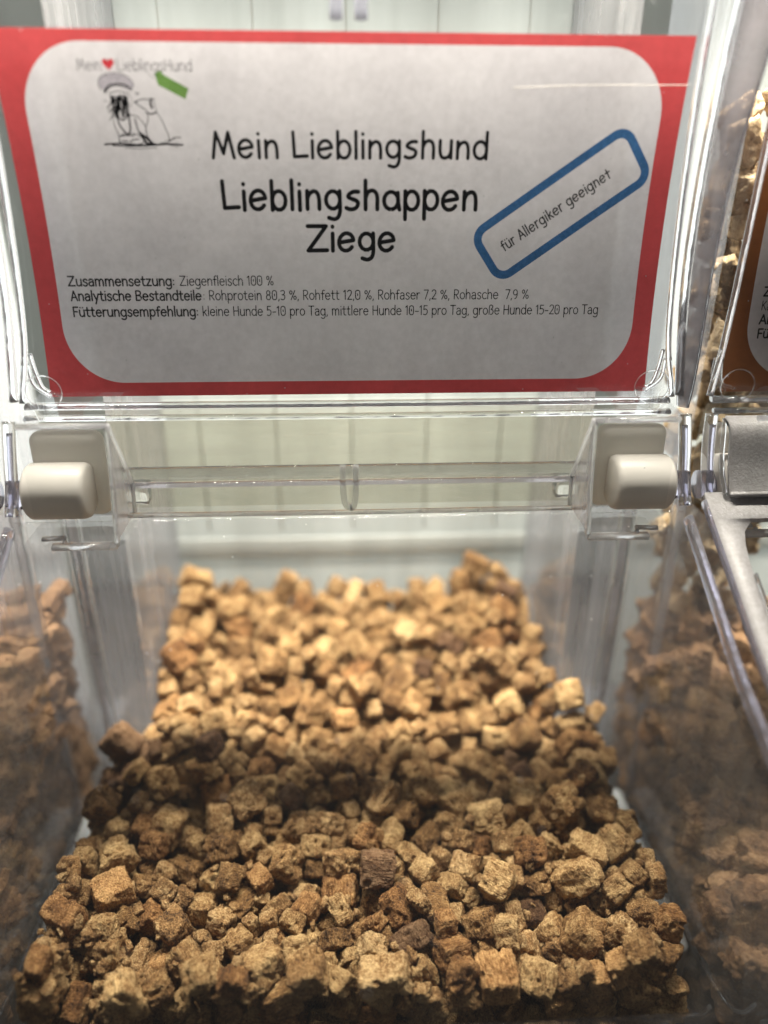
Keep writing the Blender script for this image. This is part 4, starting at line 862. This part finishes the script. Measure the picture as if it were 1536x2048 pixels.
2,72,439,1782,-2236,31,26,14,-90;18,64,944,2242,-2176,24,29,-62,-69;2,68,323,2188,-2274,99,-7,-11,9;6,64,123,2150,-2313,4,6,-7,-99;
17,78,-327,2152,-2252,54,-62,7,-57;14,48,-426,2377,-2125,52,-66,50,20;19,64,561,2222,-2261,12,-30,-22,-92;12,78,-359,2011,-2283,19,-51,-29,79;
14,64,135,2980,-1937,53,26,10,80;16,98,-513,2067,-2280,75,-5,7,65;15,36,-673,2034,-2297,8,62,-2,78;4,68,-80,1541,-2366,53,-5,-76,37;
8,64,-180,2318,-2152,37,72,21,55;6,54,748,2923,-1933,53,-41,-18,72;0,72,762,2840,-1975,37,88,-27,13;9,68,-82,1470,-2435,50,52,-50,48;
13,48,352,1639,-2344,26,10,-88,-38;6,54,-765,2747,-1894,0,-62,72,31;17,43,361,2704,-2022,36,-93,-3,-7;10,98,737,2072,-2346,36,78,40,32;
4,64,-460,3098,-1944,44,4,-34,-83;9,68,-278,1575,-2360,58,12,-79,15;3,78,619,2688,-1993,90,-22,26,-27;4,60,483,2895,-1915,32,46,-67,-48;
3,60,824,1546,-2387,30,80,31,43;1,86,-638,2102,-2282,49,49,-39,-60;2,38,-145,1795,-2271,15,-65,-14,73;7,38,410,2882,-1917,47,41,53,-57;
9,35,-65,1587,-2310,80,34,-48,7;7,34,-789,2592,-1922,51,48,-27,-66;16,60,200,2257,-2223,14,73,-59,31;8,54,116,3036,-1931,70,-39,43,-41;
11,68,-504,2632,-2040,2,-47,77,44;12,72,696,2866,-2005,11,-1,-31,94;19,48,352,2902,-1943,36,-88,16,26;19,54,843,2213,-2245,77,-33,47,28;
5,78,-242,3012,-1975,3,31,93,-21;7,48,-125,2257,-2216,14,-56,-82,2;5,32,722,2214,-2318,5,100,-2,5;5,98,-330,3081,-2011,8,-72,8,68;
3,37,-192,2600,-2054,44,-73,13,51;7,36,9,2237,-2171,21,72,-64,-15;14,54,-85,2044,-2221,38,27,-63,-63;15,78,219,3077,-1996,5,41,69,60;
14,38,-4,2841,-2048,42,-83,-9,-36;4,35,-953,1894,-2248,47,-50,63,-36;3,54,-330,1854,-2256,44,-35,58,-59;17,48,-643,1560,-2375,26,1,-93,25;
17,36,573,2805,-1884,39,80,26,-38;3,44,569,1518,-2308,34,-33,62,63;1,38,-320,3069,-1936,63,66,-33,-25;9,86,-922,2424,-2152,2,91,2,-42;
16,78,-197,2059,-2294,58,16,73,-32;1,54,-317,2882,-1956,10,57,41,-71;19,48,-7,2073,-2224,66,2,74,-7;17,68,-943,1656,-2283,37,-89,14,-23;
11,43,642,2313,-2186,25,90,15,33;1,48,-413,2118,-2188,61,-19,22,74;8,68,-486,2991,-1950,32,80,50,10;0,68,-438,2706,-2032,54,82,-18,-4;
14,39,-179,2988,-1938,47,-2,25,85;1,48,-432,2019,-2269,23,-34,-44,80;12,54,147,2022,-2257,74,-16,6,-64;15,34,-614,3170,-1858,46,-24,32,-79;
13,48,-256,2103,-2258,76,-47,-29,34;11,41,493,2050,-2251,48,37,-78,16;11,54,387,2759,-2026,19,-2,89,-41;19,35,961,2383,-2149,78,10,-30,54;
6,48,-204,2257,-2224,67,20,43,57;4,54,475,2830,-2018,53,-5,-85,1;12,54,-751,2971,-1885,11,-9,-89,42;5,78,-553,2986,-1886,46,78,14,-40;
17,78,-398,1540,-2286,16,-63,-33,69;12,48,570,2088,-2304,9,30,-51,80;15,41,-436,3176,-1903,99,-13,-1,-4;4,39,-459,2835,-2046,91,-16,-6,-39;
6,34,68,2347,-2151,65,-6,47,59;19,64,-485,2902,-1998,85,24,-32,35;11,60,108,1567,-2351,30,73,-61,-8;5,44,121,2832,-2038,22,-28,61,-71;
3,37,966,1971,-2139,81,-10,57,-1;18,48,952,2092,-2238,1,78,-10,-62;0,86,546,2121,-2395,41,76,12,49;16,72,394,2852,-2015,8,81,1,57;
11,68,-297,3160,-2031,96,-4,-26,-5;19,44,-364,2061,-2246,26,-4,-38,-89;19,64,488,2901,-1999,73,34,51,-30;19,48,700,2722,-2023,62,-49,-61,8;
18,60,-402,2783,-2034,25,-38,-89,2;2,78,-490,2328,-2143,13,-7,56,-82;4,48,561,2708,-2042,41,24,-44,-76;10,64,762,2768,-1926,3,-14,-92,37;
4,68,670,2922,-1904,53,50,-52,-45;13,48,-150,3134,-1998,12,10,-64,-76;13,68,-377,2762,-1964,35,-22,85,-32;3,48,-577,2182,-2305,56,83,0,6;
0,48,-142,3012,-1961,16,-7,74,-65;2,68,765,2774,-2027,59,-56,-42,-40;6,41,683,2534,-2074,28,-23,15,-92;15,78,-497,2094,-2199,98,-10,0,16;
19,78,418,3042,-2010,24,-13,95,-14;3,48,-6,2248,-2206,25,-65,63,-36;2,72,-531,2468,-2067,93,-35,15,3;12,54,-169,3167,-1949,10,11,98,-9;
19,72,-429,1565,-2372,36,-62,68,16;13,78,325,2029,-2340,37,43,-80,19;18,64,304,2721,-2023,33,-73,49,33;4,48,96,1469,-2439,53,27,78,17;
7,60,-546,2342,-2071,34,50,-18,77;19,32,-670,2303,-2192,76,39,32,-41;8,54,22,1857,-2195,78,-28,-6,-55;0,48,476,3123,-1985,60,-7,-62,51;
12,48,845,2260,-2196,46,-76,25,-38;6,68,414,1966,-2313,20,0,29,94;7,54,-37,3160,-1945,4,-47,14,-87;8,43,-379,2549,-2050,98,19,1,-2;
17,48,778,2917,-1969,36,49,-23,-76;9,78,29,2910,-2011,42,-71,36,-44;2,48,-526,3164,-1850,81,-12,53,-22;0,42,83,3115,-1943,25,43,82,-30;
13,40,643,2910,-1978,46,-24,15,-84;12,38,247,2047,-2234,23,4,43,87;2,60,955,2322,-2165,2,-6,-90,43;18,60,-769,2711,-1948,4,72,60,-35;
8,72,136,2932,-2014,34,54,33,-69;8,44,-629,2644,-2048,11,74,11,-65;18,68,-712,2434,-2062,23,-29,-51,-78;18,64,317,2155,-2331,81,7,-15,-56;
13,43,51,3050,-2027,62,-1,-20,75;1,68,-697,2554,-2043,1,47,-26,85;9,38,503,2290,-2215,18,41,-18,-87;13,46,291,3002,-2042,31,-21,84,39;
5,72,433,2957,-2009,40,-66,38,50;3,54,-415,3135,-2032,27,92,-11,26;15,33,-142,2475,-2066,25,-29,-40,83;18,54,-787,2303,-2175,85,-23,44,19;
12,34,-436,2009,-2310,10,16,-92,35;2,60,-951,2390,-2085,64,27,25,67;0,68,-646,2759,-2019,64,-24,-66,-31;3,54,145,1928,-2265,8,-12,-59,79;
18,72,481,2755,-2025,46,38,40,-69;1,60,132,2134,-2224,22,18,91,32;7,38,-659,3096,-1859,54,-44,24,-67;16,44,-543,2928,-1977,22,39,-75,-48;
3,68,-765,2793,-2026,17,68,71,10;17,72,346,2937,-2031,85,44,29,2;2,78,367,2099,-2307,6,85,28,44;14,60,-763,2231,-2183,62,-54,57,3;
0,34,-28,2879,-2041,70,0,-49,-51;8,54,-558,2289,-2172,78,-24,58,0;5,72,939,2404,-2219,67,-45,38,46;10,48,-466,3053,-1992,42,-48,23,-73;
9,48,-779,2506,-2116,6,69,2,72;3,41,-105,3171,-2043,33,45,-67,48;2,68,-161,2839,-2030,47,-18,84,-20;1,60,-399,3152,-1955,28,-1,-62,73;
17,64,193,3150,-2043,37,61,-60,37;19,64,913,2398,-2155,2,-84,-51,-20;17,48,-443,2170,-2222,51,31,69,42;2,48,855,1588,-2364,84,-50,18,-11;
11,33,-297,2069,-2267,51,-4,-5,-86;17,39,526,2311,-2189,79,-25,-54,11;10,48,499,2208,-2293,53,-31,-6,79;15,86,594,2841,-1988,11,62,-52,58;
7,48,-774,2933,-1925,49,41,-77,-7;2,86,413,2196,-2294,15,-78,48,-36;7,38,-197,2223,-2176,11,83,-12,-53;10,36,-56,3131,-2063,10,-32,93,11;
7,54,-248,2981,-2040,3,-52,85,-8;1,48,-377,1667,-2313,63,43,55,-35;9,54,192,1784,-2276,71,-65,21,-16;17,36,-645,2516,-2039,36,66,41,-52;
16,34,552,1885,-2285,77,6,31,56;16,48,-683,2492,-2071,2,11,98,15;3,60,16,3155,-1936,67,48,19,-53;17,42,-695,2791,-2043,38,12,-53,-75;
3,43,189,2796,-2048,54,27,7,79;11,68,318,3088,-2043,12,22,-97,-1;11,64,-268,2223,-2248,35,-23,88,-23;15,54,-60,2227,-2230,69,-50,-2,52;
3,43,-98,3177,-1983,58,81,7,-10;9,35,-163,2218,-2209,22,-74,47,43;18,54,-415,2872,-2031,52,70,-47,-10;13,64,-761,2861,-1959,13,21,68,-69;
17,41,-839,1694,-2316,31,18,31,-88;2,54,47,1590,-2296,90,-31,12,-29;19,32,422,2061,-2178,46,-5,-34,81;15,35,375,2067,-2393,18,57,59,-55;
2,72,-104,2114,-2268,53,62,8,57;3,98,532,2039,-2338,28,-31,-84,35;2,68,-301,2057,-2315,56,41,52,-50;3,72,41,3112,-2017,55,71,-42,15;
3,60,28,1567,-2330,42,6,28,86;11,68,455,2054,-2409,77,-38,19,47;0,48,42,3169,-2018,91,17,36,-8;19,64,653,2775,-2024,40,38,-3,-84;
0,39,-844,2258,-2197,29,-62,25,68;15,48,833,1683,-2313,6,-25,-94,-24;1,68,109,3018,-2015,92,11,-11,36;1,48,-445,2127,-2136,19,31,-84,-41;
12,64,151,2068,-2337,19,-16,-77,59;8,68,444,2113,-2331,20,-52,-71,43;3,60,-226,3104,-2048,66,19,73,-4;19,60,180,2175,-2279,56,23,-79,-11;
9,38,-613,3057,-1848,72,-40,-39,41;10,38,464,2717,-1978,45,-64,54,30;12,35,-955,1771,-2222,37,-17,62,-67;16,35,-18,3168,-2070,21,-59,48,61;
7,72,414,1706,-2302,53,19,-15,81;0,60,-172,3161,-2051,43,55,-48,-53;19,60,497,2154,-2275,53,-71,-44,-12;6,60,262,3164,-2006,14,-14,-75,-63;
4,60,-418,2238,-2216,79,29,30,45;2,60,-470,3155,-2011,16,83,-26,-47;8,48,376,3096,-1981,50,-2,-83,26;1,32,-876,1450,-2372,59,41,-39,-58;
5,48,-439,1464,-2428,74,-62,-20,-18;7,54,158,3081,-2043,42,-60,59,-34;0,54,108,3105,-2036,57,-59,-46,-35;4,48,105,3166,-2052,29,-63,59,-41;
13,54,410,3163,-1964,62,-70,-29,-21;12,72,-555,1474,-2434,23,-72,-65,6;12,42,49,1619,-2362,22,80,-43,37;12,64,-524,1644,-2343,22,-19,-90,-31;
11,37,-140,1579,-2330,88,25,10,-39;7,64,679,2104,-2409,30,-93,-14,-15;12,68,785,2140,-2329,79,-49,37,6;8,48,800,1969,-2270,10,29,92,-23;
13,41,410,2015,-2373,49,-8,-48,-72;11,68,785,2149,-2239,13,30,-66,-68;0,36,-369,1987,-2221,59,13,-70,-38;3,42,-745,2863,-2043,20,-43,-80,-37;
12,48,-51,2115,-2312,19,27,-66,67;5,40,594,1941,-2302,22,-61,-75,-10;11,48,655,2094,-2340,81,1,-50,-31;12,54,601,2073,-2436,41,-7,45,-79;
15,60,-599,2709,-2024,44,62,-35,55;9,35,279,2667,-2057,51,49,25,-66;18,36,556,2194,-2364,95,-15,-17,23;10,48,-156,2122,-2288,19,-66,-43,-59;
11,48,631,2050,-2401,81,-4,46,-36;16,68,-858,1995,-2243,50,63,-31,51;16,35,711,2769,-1992,38,44,-7,-81;17,36,939,2020,-2236,64,-20,-70,-25;
14,41,-531,2248,-2242,18,74,-2,-64;14,64,-768,2789,-1963,12,-10,70,69;18,48,121,3085,-1980,19,28,74,58;3,72,253,2107,-2343,46,77,-40,-18;
1,46,391,2124,-2397,44,64,60,-19;18,54,-781,2622,-2042,19,-66,72,12;18,39,-396,2662,-2042,39,63,34,-57;3,36,403,2074,-2426,57,-12,18,-79;
8,48,-259,3170,-1957,51,46,49,-54;7,39,-794,2878,-2013,62,-34,-62,35;2,64,-699,2927,-1953,48,-84,-25,1;12,43,-170,2516,-2085,91,-2,19,38;
17,45,791,2499,-2019,71,0,70,-2;4,46,-251,2289,-2194,18,22,-87,-41;13,42,888,2269,-2236,23,-55,-80,-12;19,40,-439,2196,-2170,68,10,67,-27;
14,60,884,2303,-2184,35,-14,21,90;15,33,-9,2955,-2036,4,-9,-56,82;13,36,699,2915,-1966,46,-87,13,-12;3,54,-413,3028,-2032,57,-60,47,31;
19,72,-290,2892,-2028,0,46,-87,-17;10,54,947,2332,-2261,7,-62,9,78;1,64,4,2320,-2157,12,28,46,83;19,48,115,2308,-2175,17,-21,-89,37;
12,54,812,2186,-2301,9,49,-44,-75;0,44,375,2241,-2253,18,-16,-35,-90;19,72,791,2264,-2251,22,-38,83,-35;15,40,248,3159,-2059,64,30,-37,-61;
14,48,-146,1928,-2264,22,-81,40,36;0,60,-363,1470,-2436,71,45,-19,-51;13,33,-146,1456,-2468,31,-60,-27,68;18,40,312,1453,-2457,0,86,3,51;
1,34,-822,1457,-2476,93,2,4,-37;17,37,354,1452,-2477,41,61,46,-51;15,32,343,1960,-2313,60,-28,66,-35;3,41,32,2975,-2043,56,-78,25,-13;
13,39,-567,3168,-1876,40,-72,52,22;2,72,-821,1458,-2422,47,49,54,-50;14,48,-739,1467,-2437,29,-95,-1,-5;7,48,308,3164,-2056,41,-52,-53,53;
7,64,376,3141,-2032,30,76,-4,-58;4,54,428,3153,-2031,4,-60,-22,-77;14,34,65,2112,-2343,80,55,-15,-16;3,68,652,2194,-2284,77,17,14,60;
7,60,699,2176,-2343,55,-59,-42,-41;11,60,-246,2136,-2310,10,25,-94,-19;13,33,418,2883,-1965,89,-10,14,-43;7,39,327,2088,-2396,18,-4,-66,-73;
7,64,461,2179,-2355,27,-49,72,41;19,36,82,1943,-2281,19,-3,25,95;1,68,934,1590,-2340,48,8,-86,-16'''
ch = [[int(v) for v in s.split(',')] for s in DATA.replace('\n', '').split(';')]
NV = 20
import json
# unit meshes baked at true size (about 10 mm) so that the material's grain keeps its scale
hi = {}
def unit(k, n, tagn):
    if (k, n) not in hi:
        me = chunk_mesh(k, n); me.transform(Matrix.Scale(.01, 4)); me.materials.append(M['treat']); me.name = tagn; hi[(k, n)] = me
    return hi[(k, n)]
# where each cube lies, in words
ROWS = [(.160, 'in the front row'), (.186, 'on the near ridge'), (.232, 'in shaded trough'), (.285, 'on bright far slope'), (9, 'at the back')]
COLS = [(-.066, 'by the left wall'), (-.022, 'left of centre'), (.022, 'at the centre'), (.066, 'right of centre'), (9, 'by the right wall')]
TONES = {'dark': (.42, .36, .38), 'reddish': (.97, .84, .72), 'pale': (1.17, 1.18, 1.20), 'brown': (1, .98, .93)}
tr_ = random.Random(77); info = []
for i in range(300):
    k, s, x, y, z = ch[i][:5]
    t = tr_.random(); tone = 'dark' if t < .035 else 'reddish' if t < .17 else 'pale' if t < .36 else 'brown'
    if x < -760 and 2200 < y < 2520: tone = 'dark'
    size = 'large' if s > 80 else 'small' if s < 62 else 'mid-sized'
    row = next(n for l, n in ROWS if y/1e4 < l); colw = next(n for l, n in COLS if x/1e4 < l)
    info.append((size, tone, row, colw))
cells = {}
for i, c in enumerate(info): cells.setdefault(c, []).append(i)
ORD = ['leftmost', 'second from left', 'third from left', 'fourth from left', 'fifth from left', 'sixth from left', 'seventh from left', 'eighth from left', 'ninth from left']
LAB = {}
for (size, tone, row, colw), ids in cells.items():
    ids.sort(key=lambda i: ch[i][2]/(ch[i][3]+1e-9))
    for j, i in enumerate(ids):
        if len(ids) == 1: LAB[i] = '%s %s dried meat cube %s, %s' % (size, tone, row, colw)
        else:
            o_ = 'rightmost' if j == len(ids)-1 else ORD[min(j, 8)]
            LAB[i] = '%s %s %s meat cube %s, %s' % (o_, size, tone, row, colw)

rest = bmesh.new()
for i, (k, s, x, y, z, qw, qx, qy, qz) in enumerate(ch):
    sc1 = s/100.0*1.14
    q = Quaternion((qw, qx, qy, qz)); q.normalize()
    loc = Vector((x, y, z))/10000
    if i < 300:
        n = 18 if loc.y < .225 else 12
        o = bpy.data.objects.new('meat_cube', unit(k, n, 'meat_cube')); C.objects.link(o)
        o.location = loc; o.rotation_mode = 'QUATERNION'; o.rotation_quaternion = q; o.scale = (sc1,)*3
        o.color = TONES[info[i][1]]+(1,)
        tag(o, LAB[i], 'meat cube', 'small brown meat cubes heaped in the middle bin')
    else:
        me = unit(k, 12 if loc.y < .2 else 8, 'meat_cube_small').copy()
        me.transform(Matrix.LocRotScale(loc, q, (sc1,)*3)); rest.from_mesh(me); bpy.data.meshes.remove(me)
# the packed body of the heap under the loose top layer
PR=[(.135,-.243),(.145,-.238),(.16,-.227),(.175,-.219),(.19,-.216),(.205,-.223),(.22,-.221),(.232,-.208),(.245,-.199),(.27,-.1945),(.29,-.194),(.31,-.196),(.34,-.197)]
def ss(a,b,x):
    t=max(0,min(1,(x-a)/(b-a)));return t*t*(3-2*t)
def surf(x,y):
    for (a,za),(b,zb) in zip(PR,PR[1:]):
        if y<=b: z=za+(zb-za)*(y-a)/(b-a);break
    z+=.021*ss(.042,.062,abs(x))*ss(.285,.305,y)
    z-=.013*math.exp(-((x-.055)/.03)**2-((y-.208)/.013)**2)
    z+=.010*ss(.078,.092,x)*ss(.17,.19,y)*(1-ss(.215,.235,y))
    z+=.008*ss(.06,.09,-x)*ss(.19,.21,y)*(1-ss(.235,.25,y))
    z-=.013*ss(.07,.085,abs(x))*ss(.222,.236,y)*(1-ss(.248,.262,y))
    return z
def core(y0, y1, xm, nx, ny):
    g = []
    for j in range(ny+1):
        row = []
        for i in range(nx+1):
            x = -xm+2*xm*i/nx; y = y0+(y1-y0)*j/ny
            z = surf(x, y)-.0135+.0035*noise.noise(Vector((x*160, y*160, 3)))+.002*noise.noise(Vector((x*420, y*420, 8)))
            row.append(rest.verts.new((x, y, max(z, -.2515))))
        g.append(row)
    for j in range(ny):
        for i in range(nx): rest.faces.new((g[j][i], g[j][i+1], g[j+1][i+1], g[j+1][i]))
core(.1475, .2462, .0985, 150, 80); core(.2462, .3175, .0805, 120, 60)
# crumbs between and under the cubes
rc = random.Random(8)
CR = [chunk_mesh(60+j, 4, 2.0, 'crumb') for j in range(5)]
def surf_z(x, y):
    best = -.25
    for c in ch:
        if abs(c[2]/1e4-x) < .006 and abs(c[3]/1e4-y) < .006: best = max(best, c[4]/1e4)
    return best
for j in range(620):
    front = rc.random() < .6
    y = rc.uniform(.144, .20) if front else rc.uniform(.2, .318)
    xm = .098 if y < .246 else .08
    x = rc.uniform(-xm, xm)
    if rc.random() < .22: x = -xm+rc.random()*.035; y = .1445+rc.random()*.02
    zz = surf_z(x, y)+rc.uniform(-.006, .0015)
    me = CR[j % 5].copy(); s = rc.uniform(.0018, .0046)
    me.transform(Matrix.LocRotScale(Vector((x, y, zz)), Quaternion((rc.random(), rc.random(), rc.random(), rc.random())).normalized(), (s, s, s*rc.uniform(.6, 1))))
    rest.from_mesh(me); bpy.data.meshes.remove(me)
o = link('meat_cubes_and_crumbs', mesh('meat_cubes_and_crumbs', rest), M['treat'])
tag(o, 'crumbs and half buried meat cubes filling the gaps of the brown heap', 'meat crumbs', kind='stuff')

# ================================================================== what the neighbouring bins hold
def lump_pts(r, a, b, c):
    return [Vector((i*a*r.uniform(.75, 1.1), q*b*r.uniform(.75, 1.1), w*c*r.uniform(.7, 1.1)))*.5 for i in (-1, 1) for q in (-1, 1) for w in (-1, 1)]
def variants(nm, mat, dims, n, seed, cnt=6, rough=.9):
    r = random.Random(seed); L = []
    for k in range(cnt):
        me = chunk_mesh(seed+k, n, rough, nm, lump_pts(r, *dims)); me.transform(Matrix.Scale(.01, 4)); me.materials.append(mat); L.append(me)
    return L
slab = variants('dried_meat_slab', M['meat'], (1.9, 1.3, 1.15), 16, 300, rough=1.6)
strip = variants('dried_meat_strip', M['meat'], (1.7, .75, .55), 12, 340, rough=1.3)
chip = variants('tan_meat_chip', M['chip'], (1.3, 1.05, .7), 12, 380, rough=1.2)
rn = random.Random(21)
def put(nm, mesh_, x, y, z, e, lb, cat, gp, s=1):
    o = bpy.data.objects.new(nm, mesh_); C.objects.link(o); o.location = (x, y, z); o.rotation_euler = e; o.scale = (s,)*3
    return tag(o, lb, cat, gp)
# right tray: large slabs
def heap(y, ytop=.262, zt=-.160, y0=.150, z0=-.226):
    t = max(0, min(1, (y-y0)/(ytop-y0))); return z0+(zt-z0)*t**.9
for lay in range(3):
    yy = .154
    while yy < .262:
        xx = .1195
        while xx < .20 if yy > .2 else xx < .175:
            wall = xx < .125
            if lay == 2 and not wall: break
            put('dried_meat_slab', slab[rn.randrange(6)], xx+rn.uniform(-.0015, .003) if wall else xx+rn.uniform(-.005, .005), yy+rn.uniform(-.004, .004), heap(yy)-lay*.012+rn.uniform(-.005, .003)-.004,
                (rn.uniform(-.5, .5), rn.uniform(-.4, .4), rn.uniform(0, 3.1)),
                'rough brown dried meat slab in the '+('near' if yy < .19 else 'middle' if yy < .225 else 'far')+' part of the right bin\'s tray, '+('on top' if lay == 0 else 'lower down'), 'meat slab', 'dried meat slabs, '+('near' if yy < .19 else 'middle' if yy < .225 else 'far')+(' top' if lay == 0 else ' lower')+' part of the right tray', rn.uniform(.7, .95) if wall else rn.uniform(.85, 1.15))
            xx += .0145
        yy += .0125
# left tray: narrower strips
for lay in range(4):
    yy = .152
    while yy < .268:
        xx = -.1165
        while xx > (-.185 if yy > .2 else -.155):
            if lay >= 2 and xx < -.125: break
            put('dried_meat_strip', strip[rn.randrange(6)], xx-(rn.uniform(0, .004)), yy+rn.uniform(-.003, .003), heap(yy, .265, -.150)-lay*.011+rn.uniform(-.004, .003)-.004,
                (rn.uniform(-.35, .35), rn.uniform(-.35, .35), rn.uniform(-.6, .6)+(1.57 if xx > -.12 else 0)),
                'narrow dried meat strip in the '+('near' if yy < .19 else 'middle' if yy < .225 else 'far')+' part of the left bin\'s tray, '+('on top' if lay == 0 else 'lower down'), 'meat strip', 'dried meat strips, '+('near' if yy < .19 else 'middle' if yy < .225 else 'far')+(' top' if lay == 0 else ' lower')+' part of the left tray', rn.uniform(.75, 1.05))
            xx -= .0115
        yy += .0085
# the packed mass inside each neighbouring tray, under the loose pieces
for sgn, ytop, zt, lb in ((1, .262, -.160, 'packed brown meat pieces filling the right tray'), (-1, .265, -.150, 'packed brown meat pieces filling the left tray')):
    bm = bmesh.new(); nx, ny = 60, 70; rows = []
    for j in range(ny+1):
        y = .151+(.270-.151)*j/ny; zt_ = heap(y, ytop, zt)-.007; row = []
        for i in range(nx+1):
            if i <= 30: x = .1172; z = -.2515+(zt_+.2515)*i/30        # the side pressed against the wall
            else: x = .1172+.085*(i-30)/30; z = zt_
            n_ = Vector((x*90, y*150, z*190+sgn*5)); d_ = .0042*noise.noise(n_)+.0022*noise.noise(n_*2.6)+.0012*noise.noise(n_*6)
            row.append(bm.verts.new((sgn*(x-(d_ if i <= 30 else 0)+.001), y+.002*noise.noise(n_*1.7), z+(d_ if i > 30 else 0))))
        rows.append(row)
    for A, B in zip(rows, rows[1:]):
        for i in range(nx): bm.faces.new((A[i], A[i+1], B[i+1], B[i]))
    tag(link('packed_meat_pieces', mesh('packed_meat_pieces', bm), M['meat']), lb, 'meat pieces', kind='stuff')
# right hopper: tan chips stacked high behind the panel
zz = -.158
while zz < .016:
    for xx in (.1235, .136, .149):
        for yy in ((.2555, .268) if zz < .005 else (.262,)):
            put('tan_meat_chip', chip[rn.randrange(6)], xx+rn.uniform(-.003, .003), yy+rn.uniform(-.003, .004), zz+rn.uniform(-.003, .003),
                (rn.uniform(0, 3), rn.uniform(0, 3), rn.uniform(0, 3)), 'pale tan meat chip behind the right front panel, '+('below' if zz < -.07 else 'low beside' if zz < -.025 else 'high beside')+' the brown card', 'meat chip', 'tan meat chips '+('below' if zz < -.07 else 'low beside' if zz < -.025 else 'high beside')+' the brown card', rn.uniform(.8, 1.15))
    zz += .0115
